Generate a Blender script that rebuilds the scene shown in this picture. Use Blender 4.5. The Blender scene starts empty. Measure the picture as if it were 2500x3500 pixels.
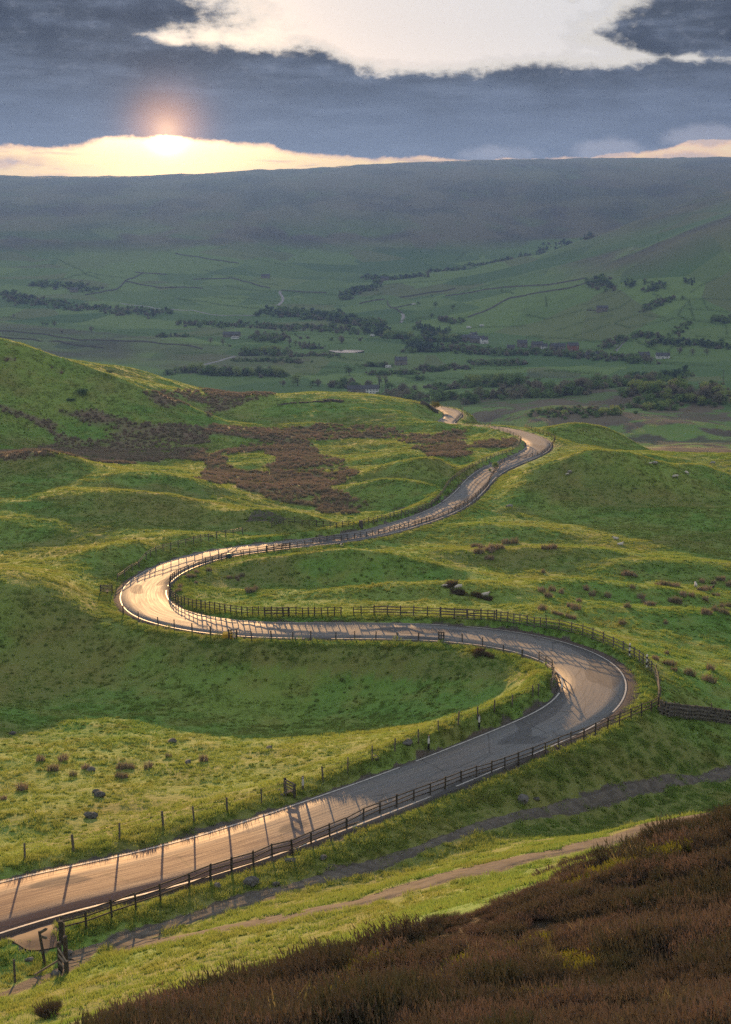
import bpy, bmesh, math, random, time
import numpy as np
from mathutils import Vector, Matrix
T0 = time.time()
random.seed(7); RNG = np.random.default_rng(7)
scene = bpy.context.scene
C = scene.collection
rad = math.radians

# ------------------------------------------------------------------ camera
FPX, CX, CY, PITCH = 4861.0, 1250.0, 1750.0, rad(12.2)     # focal length in photo pixels (2500 x 3500)
cam_d = bpy.data.cameras.new('camera'); cam = bpy.data.objects.new('camera', cam_d); C.objects.link(cam)
cam_d.sensor_fit = 'VERTICAL'; cam_d.sensor_height = 36; cam_d.lens = 50
cam_d.clip_start = 0.5; cam_d.clip_end = 40000
cam.location = (0, 0, 0); cam.rotation_euler = (math.pi/2 - PITCH, 0, 0)
scene.camera = cam
scene.render.resolution_x, scene.render.resolution_y = 731, 1024

# ------------------------------------------------------------------ light, sky, exposure
SUN_AZ, SUN_EL = rad(-7.7), rad(3.25)
SUN_DIR = Vector((math.sin(SUN_AZ)*math.cos(SUN_EL), math.cos(SUN_AZ)*math.cos(SUN_EL), math.sin(SUN_EL)))
GLOW_DIR = Vector((math.sin(SUN_AZ)*math.cos(rad(2.75)), math.cos(SUN_AZ)*math.cos(rad(2.75)), math.sin(rad(2.75))))    # where the disc shows through the gap under the bank
sd = bpy.data.lights.new('sun', 'SUN'); sun = bpy.data.objects.new('sun', sd); C.objects.link(sun)
sd.energy = 2.7; sd.angle = rad(0.5); sd.color = (1.0, 0.57, 0.24)
sun.rotation_euler = SUN_DIR.to_track_quat('Z', 'Y').to_euler()
sun.location = (0, 0, 60)
scene.view_settings.view_transform = 'Standard'; scene.view_settings.look = 'None'
scene.view_settings.exposure = 2.28; scene.view_settings.gamma = 1.0
scene.view_settings.use_curve_mapping = False
scene.cycles.max_bounces = 4; scene.cycles.volume_bounces = 0; scene.cycles.transparent_max_bounces = 8
scene.cycles.diffuse_bounces = 1; scene.cycles.glossy_bounces = 1; scene.cycles.transmission_bounces = 2
scene.cycles.use_adaptive_sampling = True; scene.cycles.adaptive_threshold = 0.009; scene.cycles.adaptive_min_samples = 12
scene.cycles.use_denoising = False
scene.cycles.sample_clamp_indirect = 4

class NT:
    """small helper to write node trees"""
    def __init__(s, tree): s.t = tree; s.n = tree.nodes; s.l = tree.links
    def new(s, typ, **kw):
        n = s.n.new(typ)
        for k, v in kw.items(): setattr(n, k, v)
        return n
    def set(s, sock, v):
        if isinstance(v, bpy.types.NodeSocket): s.l.new(v, sock)
        elif v is not None: sock.default_value = v
    def math(s, op, a, b=None, c=None, clamp=False):
        n = s.new('ShaderNodeMath', operation=op, use_clamp=clamp)
        for i, v in enumerate((a, b, c)): s.set(n.inputs[i], v)
        return n.outputs[0]
    def mix(s, f, a, b):
        n = s.new('ShaderNodeMix', data_type='RGBA')
        s.set(n.inputs[0], f); s.set(n.inputs[6], col(a)); s.set(n.inputs[7], col(b))
        return n.outputs[2]
    def smooth(s, v, lo, hi, a=0.0, b=1.0):
        n = s.new('ShaderNodeMapRange', interpolation_type='SMOOTHSTEP')
        for i, x in enumerate((v, lo, hi, a, b)): s.set(n.inputs[i], x)
        return n.outputs[0]
    def noise(s, vec, scale, detail=4, rough=0.5, dist=0.0, col_out=False):
        n = s.new('ShaderNodeTexNoise'); s.set(n.inputs['Vector'], vec)
        n.inputs['Scale'].default_value = scale; n.inputs['Detail'].default_value = detail
        n.inputs['Roughness'].default_value = rough; n.inputs['Distortion'].default_value = dist
        return n.outputs['Color' if col_out else 'Fac']
    def curve(s, v, pts, lo=-40, hi=40, ymax=10.0):
        n = s.new('ShaderNodeFloatCurve'); cu = n.mapping.curves[0]
        ps = [((x-lo)/(hi-lo), y/ymax) for x, y in pts]
        while len(cu.points) < len(ps): cu.points.new(0.5, 0.5)
        for p, (x, y) in zip(cu.points, ps): p.location = (x, y); p.handle_type = 'AUTO_CLAMPED'
        n.mapping.update()
        s.set(n.inputs['Value'], s.math('DIVIDE', s.math('SUBTRACT', v, float(lo)), float(hi-lo)))
        return s.math('MULTIPLY', n.outputs[0], ymax)
def col(c):
    if isinstance(c, tuple) and len(c) == 3: return (*c, 1.0)
    return c
def srgb(r, g, b):
    f = lambda c: (c/255/12.92) if c/255 <= 0.04045 else ((c/255+0.055)/1.055)**2.4
    return (f(r), f(g), f(b))

def build_world():
    w = bpy.data.worlds.new('World'); scene.world = w; w.use_nodes = True
    t = NT(w.node_tree); t.n.clear()
    out = t.new('ShaderNodeOutputWorld'); bg = t.new('ShaderNodeBackground')
    t.l.new(bg.outputs[0], out.inputs[0])
    sky = t.new('ShaderNodeTexSky', sky_type='NISHITA', sun_disc=False)
    sky.sun_elevation = SUN_EL; sky.sun_rotation = SUN_AZ
    sky.altitude = 400; sky.air_density = 1.0; sky.dust_density = 2.0; sky.ozone_density = 1.0
    tc = t.new('ShaderNodeTexCoord'); D = tc.outputs['Generated']
    sep = t.new('ShaderNodeSeparateXYZ'); t.l.new(D, sep.inputs[0])
    az = t.math('MULTIPLY', t.math('ARCTAN2', sep.outputs[0], sep.outputs[1]), 57.29578)
    el = t.math('MULTIPLY', t.math('ARCSINE', sep.outputs[2]), 57.29578)
    P = t.new('ShaderNodeCombineXYZ'); t.l.new(az, P.inputs[0]); t.l.new(el, P.inputs[1])
    mp = t.new('ShaderNodeMapping'); t.l.new(P.outputs[0], mp.inputs[0]); mp.inputs['Scale'].default_value = (0.55, 1.0, 1.0)
    Q = mp.outputs[0]
    dot = t.new('ShaderNodeVectorMath', operation='DOT_PRODUCT'); t.l.new(D, dot.inputs[0]); dot.inputs[1].default_value = GLOW_DIR
    ang = t.math('MULTIPLY', t.math('ARCCOSINE', t.math('MINIMUM', dot.outputs['Value'], 1.0)), 57.29578)
    # thin high veil over the clear sky: pale grey, warm and bright near the sun
    veil = t.mix(t.smooth(el, 2.5, 7.0), srgb(164, 164, 164), srgb(146, 149, 154))
    n1 = t.noise(Q, 0.9, 5, 0.55)
    n2 = t.noise(Q, 3.4, 6, 0.62, 0.3)
    edge = t.math('ADD', t.math('MULTIPLY', t.math('SUBTRACT', n1, 0.5), 1.3), t.math('MULTIPLY', t.math('SUBTRACT', n2, 0.5), 0.6))
    # main bank: upper and lower limits in degrees of elevation along the azimuth
    top = t.curve(az, [(-40, 5.0), (-25, 5.4), (-16, 7.4), (-11, 7.2), (-8.9, 6.9), (-7.2, 6.3), (-4.5, 6.1), (-2, 6.05), (-1.2, 5.8), (0.5, 5.25), (3.5, 5.2), (6, 5.35), (9.5, 5.5), (12, 5.6), (15, 5.6), (24, 5.2), (40, 5.0)])
    bot = t.curve(az, [(-40, 1.9), (-20, 2.2), (-15, 2.1), (-12, 2.05), (-10.2, 2.35), (-8.5, 2.5), (-6.5, 2.4), (-4.0, 2.2), (-2.8, 1.9), (0, 1.7), (3, 1.65), (6, 1.6), (9, 1.75), (11.5, 2.0), (13, 2.3), (16, 2.3), (25, 2.0), (40, 1.9)])
    dt = t.math('ADD', t.math('SUBTRACT', top, el), t.math('MULTIPLY', edge, 1.0))
    db = t.math('ADD', t.math('SUBTRACT', el, bot), t.math('MULTIPLY', edge, 0.42))
    def lobe(a, e, ra, re, amp=0.9):
        x = t.math('DIVIDE', t.math('SUBTRACT', az, a), ra); y = t.math('DIVIDE', t.math('SUBTRACT', el, e), re)
        d = t.math('SUBTRACT', 1.0, t.math('SQRT', t.math('ADD', t.math('MULTIPLY', x, x), t.math('MULTIPLY', y, y))))
        return t.math('ADD', t.math('MULTIPLY', d, re), t.math('MULTIPLY', edge, amp))
    lobes = None
    for l in ((-13.0, 6.9, 8.8, 1.35), (-8.2, 7.25, 3.6, 0.85), (-17, 6.4, 6, 1.6), (13.4, 6.55, 5.0, 1.45), (17, 7.0, 6.0, 1.4), (26, 7.4, 8, 1.4)):
        d = lobe(*l); lobes = d if lobes is None else t.math('MAXIMUM', lobes, d)
    bank = t.math('MULTIPLY', t.smooth(t.math('MAXIMUM', dt, lobes), -0.34, 0.50), t.smooth(db, -0.10, 0.16))
    # broken puffs low over the ridge and two small ones in the clear patch
    puff = None
    for l in ((9.4, 2.05, 1.5, 0.55), (5.2, 1.95, 1.6, 0.35), (13.0, 2.5, 1.6, 0.55), (12.6, 1.75, 2.3, 0.42), (15.5, 2.2, 2, 0.5), (-13.5, 1.6, 1.6, 0.22), (7.9, 7.5, 0.25, 0.14), (8.6, 6.75, 0.28, 0.15), (-4.6, 6.35, 0.5, 0.12)):
        d = lobe(*l, 0.5); puff = d if puff is None else t.math('MAXIMUM', puff, d)
    mpf = t.smooth(puff, -0.08, 0.30)
    cover = t.math('MAXIMUM', bank, t.math('MULTIPLY', mpf, 0.85))
    # clear sky in the gap and above
    glow = t.math('POWER', 2.71828, t.math('MULTIPLY', t.math('POWER', t.math('DIVIDE', ang, 4.2), 2.0), -1.0))
    disc = t.math('POWER', 2.71828, t.math('MULTIPLY', t.math('POWER', t.math('DIVIDE', ang, 0.5), 2.0), -1.0))
    skyc = t.new('ShaderNodeVectorMath', operation='SCALE'); t.l.new(sky.outputs[0], skyc.inputs[0]); skyc.inputs['Scale'].default_value = 0.10
    # the evening sky is brightest on the sunset side and dims towards the east
    vs_ = t.new('ShaderNodeVectorMath', operation='SCALE'); t.l.new(veil, vs_.inputs[0]); t.set(vs_.inputs['Scale'], t.smooth(dot.outputs['Value'], -0.5, 0.95, 1.0, 1.02))
    clear = t.mix(0.94, skyc.outputs[0], vs_.outputs[0])
    low = t.smooth(el, 3.4, 1.4)
    clear = t.mix(t.math('MULTIPLY', low, 0.8), clear, srgb(212, 174, 98))
    wm = t.new('ShaderNodeMapping'); t.l.new(P.outputs[0], wm.inputs[0]); wm.inputs['Scale'].default_value = (0.35, 3.4, 1)
    wisp = t.math('MULTIPLY', t.smooth(t.noise(wm.outputs[0], 1.0, 4, 0.6), 0.50, 0.66, 0, 0.75), t.smooth(ang, 1.2, 4.5))
    clear = t.mix(t.math('MULTIPLY', wisp, low), clear, srgb(150, 118, 100))
    # cloud body: darker, bluer towards its thick top, paler below, streaked
    stre = t.new('ShaderNodeMapping'); t.l.new(P.outputs[0], stre.inputs[0]); stre.inputs['Scale'].default_value = (0.16, 1.1, 1)
    n3 = t.noise(stre.outputs[0], 1.2, 5, 0.55)
    body = t.mix(t.smooth(t.math('ADD', el, t.math('MULTIPLY', t.math('SUBTRACT', n1, 0.5), 3.0)), 2.4, 6.0), srgb(68, 76, 92), srgb(44, 49, 59))
    body = t.mix(t.smooth(n3, 0.42, 0.70, 0, 0.5), body, srgb(84, 92, 108))
    body = t.mix(t.math('MULTIPLY', t.smooth(n2, 0.48, 0.75, 0, 0.32), t.smooth(el, 3.6, 5.4)), body, srgb(96, 99, 109))
    body = t.mix(t.math('MULTIPLY', t.math('MULTIPLY', mpf, t.smooth(el, 4, 2.5)), 0.45), body, srgb(136, 134, 142))
    n5 = t.noise(Q, 0.8, 3, 0.5); body = t.mix(t.math('MULTIPLY', t.smooth(n5, 0.58, 0.36, 0, 0.75), t.smooth(el, 4.2, 5.8)), body, srgb(32, 37, 48))
    # light leaking through thin rims
    rim = t.math('MULTIPLY', t.math('MULTIPLY', cover, t.math('SUBTRACT', 1.0, cover)), 2.2)
    warm = t.mix(t.smooth(el, 4.5, 2.2), srgb(196, 188, 174), srgb(225, 170, 125))
    body = t.mix(rim, body, warm)
    c = t.mix(cover, clear, body)
    hot = t.new('ShaderNodeVectorMath', operation='SCALE'); hot.inputs[0].default_value = (1.0, 0.62, 0.26)
    open_ = t.math('SUBTRACT', 1.0, t.math('MULTIPLY', cover, 0.982))
    t.set(hot.inputs['Scale'], t.math('MULTIPLY', open_, t.math('ADD', t.math('MULTIPLY', glow, 0.72), t.math('MULTIPLY', disc, 12.0))))
    add = t.new('ShaderNodeVectorMath', operation='ADD'); t.l.new(c, add.inputs[0]); t.l.new(hot.outputs[0], add.inputs[1])
    aur = t.math('POWER', 2.71828, t.math('MULTIPLY', t.math('POWER', t.math('DIVIDE', ang, 1.25), 2.0), -1.0))      # aureole shining through the thin cloud edge
    au = t.new('ShaderNodeVectorMath', operation='SCALE'); au.inputs[0].default_value = (1.0, 0.42, 0.12); t.set(au.inputs['Scale'], t.math('MULTIPLY', aur, 0.34))
    add2 = t.new('ShaderNodeVectorMath', operation='ADD'); t.l.new(add.outputs[0], add2.inputs[0]); t.l.new(au.outputs[0], add2.inputs[1])
    t.l.new(add2.outputs[0], bg.inputs[0]); bg.inputs[1].default_value = 0.47
build_world()
scene.world.cycles.sampling_method = 'MANUAL'; scene.world.cycles.sample_map_resolution = 512

# ------------------------------------------------------------------ rays and photo pixels
def ray(u, v):
    a = (u-CX)/FPX; b = (CY-v)/FPX
    return a, math.cos(PITCH)+b*math.sin(PITCH), -math.sin(PITCH)+b*math.cos(PITCH)
def px_z(u, v, z):
    a, y, dz = ray(u, v); k = z/dz; return (a*k, y*k, z)
def px_y(u, v, y):
    a, ry, dz = ray(u, v); k = y/ry; return (a*k, y, dz*k)
KD = 2500/1624.0
def Dz(u, v, z): return px_z(u*KD, v*KD, z)
def Dy(u, v, y): return px_y(u*KD, v*KD, y)
def project(x, y, z):
    d = y*math.cos(PITCH) - z*math.sin(PITCH); h = y*math.sin(PITCH) + z*math.cos(PITCH)
    return CX + FPX*x/d, CY - FPX*h/d

# ------------------------------------------------------------------ road line
LEFT_EDGE = [(0,3000),(46,2993),(231,2963),(400,2929),(554,2890),(670,2860),(847,2804),(1031,2741),(1250,2665),(1423,2600),(1596,2531),(1743,2473),(1835,2435),(1897,2399),(1923,2362),(1931,2327),(1920,2300),(1897,2281),(1835,2246),(1743,2219),(1635,2202),(1512,2190),(1365,2184),(1250,2184),(1000,2184),(860,2179),(774,2175),(688,2166),(602,2151),(550,2140),(485,2123),(455,2112),(429,2093),(412,2072),(403,2054),(405,2033),(416,2007),(447,1979),(485,1953),(541,1929),(610,1905),(688,1885),(774,1871),(860,1860),(947,1852),(1078,1839),(1250,1811),(1327,1789),(1404,1766),(1473,1739),(1516,1713),(1550,1686),(1576,1658),(1597,1634),(1619,1617),(1653,1596),(1709,1574),(1757,1555),(1791,1538),(1806,1520),(1800,1507),(1774,1494),(1731,1479),(1679,1467),(1630,1462),(1570,1459),(1520,1456),(1492,1450),(1492,1443),(1507,1432),(1522,1421),(1524,1412),(1507,1401),(1475,1394),(1440,1390)]
ROAD_Z = {0:-39.5, 8:-43.0, 15:-45.0, 23:-47.5, 34:-50.0, 43:-52.8, 48:-57.0, 54:-60.3, 59:-63.3, 63:-65.5, 67:-68.0, 71:-70.2, 74:-72.0}
ROAD_W = {0:6.2, 8:5.8, 15:6.2, 17:6.8, 20:6.6, 26:6.2, 33:6.4, 40:5.6, 50:5.8, 58:6.6, 66:5.8, 74:5.6}
def fill(d, n):
    ks = sorted(d); return np.interp(np.arange(n), ks, [d[k] for k in ks])
def resample(p, step, extra=None):
    p = np.array(p, float); d = np.r_[0, np.cumsum(np.linalg.norm(np.diff(p[:, :2], axis=0), axis=1))]
    n = max(2, int(d[-1]/step)+1); t = np.linspace(0, d[-1], n)
    return np.stack([np.interp(t, d, p[:, k]) for k in range(p.shape[1])], -1)
def smooth_line(p, k, it=1):
    for _ in range(it):
        q = np.pad(p, ((k, k), (0, 0)), mode='edge')
        q[:k] = p[0] - (p[1:k+1][::-1]-p[0]); q[-k:] = p[-1] + (p[-1]-p[-k-1:-1][::-1])
        p = np.stack([np.convolve(q[:, c], np.ones(2*k+1)/(2*k+1), 'valid') for c in range(p.shape[1])], -1)
    return p
n = len(LEFT_EDGE)
zs = fill(ROAD_Z, n); ws = fill(ROAD_W, n)
e3 = [(*px_z(u, v, z), w) for (u, v), z, w in zip(LEFT_EDGE, zs, ws)]
e3 = [tuple(np.array(e3[0]) + (np.array(e3[0])-np.array(e3[2]))*k/np.linalg.norm((np.array(e3[0])-np.array(e3[2]))[:2])*1.0) for k in (60, 30)] + e3
e3 = [(a, b, c, 6.2) if i < 2 else (a, b, c, w) for i, (a, b, c, w) in enumerate(e3)]
e3[0] = (e3[0][0], e3[0][1], -37.6, 6.2); e3[1] = (e3[1][0], e3[1][1], -38.6, 6.2)
edgeL = smooth_line(resample(e3, 1.0), 3, 2)
tan = np.gradient(edgeL[:, :2], axis=0); tan /= np.linalg.norm(tan, axis=1)[:, None]
nrm = np.stack([tan[:, 1], -tan[:, 0]], -1)                        # to the right of travel
ROAD = np.concatenate([edgeL[:, :2] + nrm*edgeL[:, 3:4]/2, edgeL[:, 2:]], 1)   # x, y, z, width
ROAD = smooth_line(resample(ROAD, 1.0), 3, 2)
tan = np.gradient(ROAD[:, :2], axis=0); tan /= np.linalg.norm(tan, axis=1)[:, None]
RN = np.stack([tan[:, 1], -tan[:, 0]], -1)

# ------------------------------------------------------------------ terrain heights
ctl = []
for r in ROAD[::14]: ctl.append(tuple(r[:3]))
for a in (   # disp pixel + distance forward
    (1624,2274,19),(1200,2274,22),(812,2274,26),(400,2274,33),(250,2274,38),(1624,2050,32),(1200,2080,33),(1000,2150,32),
    (1624,1830,47),(1400,1900,44),(1200,1975,42),(1000,2030,41),(812,2100,40),(600,2170,39),(400,2235,38),
    (1624,1803,82),(1480,1842,78.1),(1480,1818,81.9),(1300,1892,73.1),(1300,1868,76.9),(1100,1936,69.6),(1100,1914,73.4),(900,1988,67.1),(900,1966,70.9),(750,2025,66.6),(750,2005,70.4),(600,2054,67.1),(600,2036,70.9),(370,2085,70),(600,2110,60),(200,2180,61),(0,2200,64),(0,2274,55),
    (0,1300,168),(150,1340,166),(300,1387,163),(420,1414,157),(600,1427,151),(900,1430,148),(1060,1442,143),
    (0,1018,300),(120,1025,300),(230,1045,298),(500,1105,275),(720,1155,255),
    (0,758,440),(100,797,440),(280,864,430),(430,922,425),(150,803,520),(300,818,520),(400,848,510),(480,872,500),(230,832,480),
    (560,897,470),(700,870,500),(830,882,490),(950,908,470),
    (1624,1010,360),(1450,1007,365),(1330,964,430),(1580,897,900),
    (1624,425,2900),(1400,497,2900),(1250,545,2850),(1150,570,2800),
    (400,480,3850),(0,480,3800),(0,560,3250),(400,545,3400),(812,520,3700),(812,460,4000),(1200,460,4150),(1200,540,3700),(1000,560,3550),
    (0,401,4350),(150,400,4350),(230,406,4350),(380,407,4380),(460,403,4380),(500,394,4390),(560,392,4400),(700,382,4450),(850,373,4500),(1050,367,4550),(1300,360,4600),(1500,356,4600),(1624,354,4600),
    (1010,560,3560)): ctl.append(Dy(*a))
for a in (   # disp pixel + height below the camera
    (1624,1715,-49),(1200,1800,-46.5),(800,1925,-43.5),(400,2050,-41),(160,2110,-40.2),
    (0,1880,-42.5),(0,1750,-45.2),(300,1750,-45.8),(600,1740,-44.4),(600,1650,-48),(300,1600,-50.3),(0,1600,-50.2),(900,1600,-49.5),(1100,1560,-47.5),
    (0,1450,-50.8),(300,1480,-51.4),(600,1500,-50.6),(900,1500,-49.3),(1130,1500,-46.8),
    (100,1250,-52),(0,1200,-53),(200,1180,-53),(0,1100,-53),(300,1120,-53.5),(500,1160,-54),
    (100,990,-63),(400,1000,-63),(650,1080,-61.5),(800,1120,-59.5),(600,980,-64.5),(900,960,-65.5),(1050,960,-66),(950,1050,-60.5),(1000,1000,-63),
    (0,900,-56),(200,900,-57),(150,950,-62),(450,880,-67),(700,940,-66),(480,938,-66),
    (1500,1200,-57),(1300,1200,-56.5),(1600,1350,-53),(1400,1350,-51),(1200,1300,-51.5),(1000,1300,-51),(800,1310,-52.2),(560,1300,-51.3),(1150,1343,-48.8),(1450,1450,-48.5),(1600,1500,-48),
    (1600,1220,-57),(740,1262,-53.2),(900,1262,-53.2),(600,1265,-53.0),(1390,1075,-60.2),(1540,1075,-60.6),(1250,1060,-60),(1624,1100,-60),(1400,1130,-60),(1240,1010,-62),(1150,1120,-58.5),
    (1500,990,-105),(1624,950,-125),(1200,900,-135),(1400,930,-125),(1100,890,-140),
    (812,880,-170),(300,800,-168),(0,740,-165),(1200,840,-163),(1624,840,-150),(1624,760,-165),(812,760,-172),(400,700,-172),(0,680,-165),(812,690,-168),(1200,720,-165),(1624,700,-140),(1300,640,-120),(1624,600,-90),(1000,640,-150),(1624,520,-42),(1400,560,-75),
    (0,640,-150),(400,620,-150),(812,600,-145),(0,690,-168)): ctl.append(Dz(*a))
ctl += [(0,0,-1.7),(0,-20,5),(-30,0,-8),(30,0,2),(60,40,-14),(-45,35,-26),(0,6,-5.0),(-70,-20,-10),(60,-20,8),
        (-200,620,-98),(-100,620,-104),(0,620,-104),(100,620,-108),(180,620,-112),(-260,500,-50),(-190,300,-48),(-130,180,-45),(160,200,-54),(200,330,-60),(110,130,-46),(-90,110,-44),
        (88,402,-73),(112,398,-73),(135,396,-74),(100,450,-88),(140,450,-88),(80,475,-92),(170,400,-75),(170,450,-90),(60,470,-88),(0,800,-132),(-250,800,-135),(-500,1200,-150),(600,1200,-140),(900,2000,-70),(-1000,2200,-150),(1300,3000,90),(-1800,4400,90),(1900,4700,160),
        (-1200,5300,70),(0,5400,95),(1300,5500,110),(-1500,6800,40),(0,6800,60),(1500,6800,80),(1000,3500,-55),(700,3400,-90)]
ctl = np.array(ctl, float)
def warp(x, y): return np.stack([x/(y+60), np.log(y+60)], -1)
def tps_kernel(d2): return 0.5*d2*np.log(d2+1e-12)
W = warp(ctl[:, 0], ctl[:, 1]); nC = len(ctl)
K = tps_kernel(((W[:, None]-W[None])**2).sum(-1)) + np.eye(nC)*2e-4
Pm = np.c_[np.ones(nC), W]
sol = np.linalg.solve(np.block([[K, Pm], [Pm.T, np.zeros((3, 3))]]), np.r_[ctl[:, 2], 0, 0, 0])
def tps(x, y):
    q = warp(x, y); out = np.empty(len(q))
    for i in range(0, len(q), 20000):
        s = q[i:i+20000]; d2 = (s[:, 0:1]-W[:, 0])**2 + (s[:, 1:2]-W[:, 1])**2
        out[i:i+20000] = tps_kernel(d2) @ sol[:nC] + sol[nC] + s @ sol[nC+1:]
    return out
class VNoise:
    def __init__(s, seed): s.g = np.random.default_rng(seed).random((256, 256))*2-1
    def __call__(s, x, y):
        xi = np.floor(x).astype(int); yi = np.floor(y).astype(int); fx = x-xi; fy = y-yi
        fx = fx*fx*fx*(fx*(fx*6-15)+10); fy = fy*fy*fy*(fy*(fy*6-15)+10); g = s.g
        a = g[xi & 255, yi & 255]; b = g[(xi+1) & 255, yi & 255]; c = g[xi & 255, (yi+1) & 255]; d = g[(xi+1) & 255, (yi+1) & 255]
        return (a*(1-fx)+b*fx)*(1-fy) + (c*(1-fx)+d*fx)*fy
VN = [VNoise(i+3) for i in range(6)]
def fbm(x, y, s, o=4, k=0):
    r = 0; amp = 1; f = 1/s
    for i in range(o):
        r = r + amp*VN[(i+k) % 6](x*f+i*17.3, y*f+i*9.1); amp *= 0.5; f *= 2.03
    return r
def sstep(a, b, x):
    t = np.clip((x-a)/(b-a), 0, 1); return t*t*(3-2*t)
# extra knolls: disp pixel of the crest, distance, height added, radii across and along the view, turn
KNOLLS = []
def knoll(u, v, y, h, rx, ry, turn=0): 
    p = Dy(u, v, y); KNOLLS.append((p[0], y, h, rx, ry, turn))
knoll(745,1218,201,3.0,12,5.0,0.05); knoll(860,1246,199,1.7,12,5.0); knoll(630,1250,199,0.8,10,4.5)
knoll(1395,1030,298,6.4,18,11); knoll(1290,1050,302,3.6,16,10); knoll(1545,1050,308,3.6,9,8); knoll(1200,1090,285,1.5,14,9); knoll(1430,1000,345,1.5,8,8)
knoll(1340,970,420,3.0,15,11,0.2)
knoll(100,1050,290,2.8,10,8); knoll(340,1080,280,2.2,15,10); knoll(380,1125,252,2.2,16,10); knoll(640,1158,245,3.0,12,8); knoll(300,1240,206,1.7,15,8); knoll(130,1130,252,1.6,16,10); knoll(60,1180,230,1.4,17,9); knoll(480,1200,222,1.2,13,8)
knoll(950,1050,318,3.4,15,9); knoll(900,1010,345,2.0,14,8); knoll(1010,1090,292,2.2,10,6); knoll(860,1080,298,1.8,10,6)
knoll(900,1320,182,1.8,16,5.5); knoll(1250,1440,150,1.2,8,6); knoll(1350,1300,188,1.8,13,5.5); knoll(1300,1230,222,1.6,12,6); knoll(1500,1250,212,1.6,14,6); knoll(1560,1380,172,1.5,12,5.5); knoll(1100,1240,218,1.4,12,6); knoll(1480,1130,270,2.0,14,7); knoll(1130,1180,246,1.4,10,6)
knoll(200,868,432,3.2,34,6,-0.1); knoll(330,905,424,1.6,18,5); knoll(560,885,475,1.2,12,12); knoll(330,865,465,1.5,14,12); knoll(240,850,445,1.2,12,10); knoll(1030,945,432,1.5,16,12)
knoll(1500,955,780,6,40,28); knoll(1350,940,820,5,40,30); knoll(1580,900,930,9,45,30); knoll(1250,930,860,4,30,30); knoll(1450,915,950,4,50,30)
def height(x, y):
    z = tps(x, y)
    for (kx, ky, h, rx, ry, a) in KNOLLS:
        dx = x-kx; dy = y-ky; c, s = math.cos(a), math.sin(a)
        z += h*np.exp(-((c*dx+s*dy)/rx)**2 - ((c*dy-s*dx)/ry)**2)
    mid = sstep(120, 260, y)
    z += 0.16*fbm(x, y, 9, 3) * sstep(10, 60, y) + mid*0.75*fbm(x, y, 34, 3, 2)
    z += 0.10*fbm(x, y, 2.4, 2, 1) * sstep(5, 30, y)*(1-sstep(500, 700, y))
    far = sstep(550, 900, y)
    z += far*3.5*fbm(x, y, 130, 4, 1)
    hill = sstep(-150, -60, z)*sstep(2300, 3000, y)
    rid = 1-np.abs(fbm(x*1.0+0.25*y, y*0.45, 420, 4, 3))
    z -= hill*24*(np.clip(rid, 0, 1)**3)*sstep(4400, 4150, y)
    return z
NR_S = np.concatenate([np.arange(-24, 20, 2.0), np.arange(20, 480, 0.8)])
far_y = [480.0]
while far_y[-1] < 7000: far_y.append(far_y[-1] + max(0.9, min(30, 0.0085*(far_y[-1]-380))))
YS = np.concatenate([NR_S, far_y]); NCOL = 520
SS = np.linspace(-1, 1, NCOL); HALF = lambda y: 0.37*(y+60) + 6
GY = np.repeat(YS[:, None], NCOL, 1); GX = SS[None]*HALF(YS)[:, None]
GZ = height(GX.ravel(), GY.ravel()).reshape(GX.shape)
# level the ground along the road
rd = np.full(GX.shape, 1e9); rz = np.zeros(GX.shape); rw = np.zeros(GX.shape); rside = np.zeros(GX.shape)
for i in range(0, len(ROAD)):
    x, y, z, w = ROAD[i]
    a, b = np.searchsorted(YS, [y-14, y+14])
    if a == b: continue
    dx = GX[a:b]-x; dy = GY[a:b]-y; d = np.hypot(dx, dy); m = d < rd[a:b]
    rd[a:b][m] = d[m]; rz[a:b][m] = z; rw[a:b][m] = w/2
    rside[a:b][m] = (dx*RN[i, 0]+dy*RN[i, 1])[m]
edge = rd - rw
blend = 1-sstep(0.5, 9.0, edge)
GZ = np.where(rd < 14, GZ*(1-blend) + rz*blend, GZ)
GZ = np.where(rd < 14, GZ - 0.22*(1-sstep(0.1, 1.4, edge)) + 0.10*sstep(0.6, 1.8, edge)*(1-sstep(2, 5, edge)), GZ)
# verges built up to shade the road from the low sun: along the field side of the near straight, beyond the middle straight and beside the upper road
ri = np.zeros(GX.shape, int)
for i in range(len(ROAD)):
    x, y, z, w = ROAD[i]; a, b_ = np.searchsorted(YS, [y-14, y+14])
    if a == b_: continue
    d = np.hypot(GX[a:b_]-x, GY[a:b_]-y); m = d <= rd[a:b_]+1e-9; ri[a:b_][m] = i
def road_near(u, v, z):
    p = px_z(u, v, z); return int(np.argmin(np.hypot(ROAD[:, 0]-p[0], ROAD[:, 1]-p[1])))
iA, iB = road_near(1130, 2740, -43), road_near(1800, 2234, -45.4); iC, iD = road_near(2145, 2320, -45.2), road_near(1330, 2128, -47.2); iE, iF = road_near(800, 1870, -52.5), len(ROAD)-20
def span_w(i0, i1, f=10): return np.clip((ri-i0)/f, 0, 1)*np.clip((i1-ri)/f, 0, 1)
lift = 0.85*span_w(iA, iB, 14)*(rside < 0) + 0.8*span_w(iC, iD, 16)*(rside > 0) + 0.62*span_w(iE, iF, 16)*(rside < 0)
GZ = GZ + np.where(rd < 14, lift*sstep(0.7, 1.5, edge)*(1-sstep(2.2, 6.0, edge)), 0)
EDGE = np.where(rd < 14, edge, 99.0)
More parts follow.
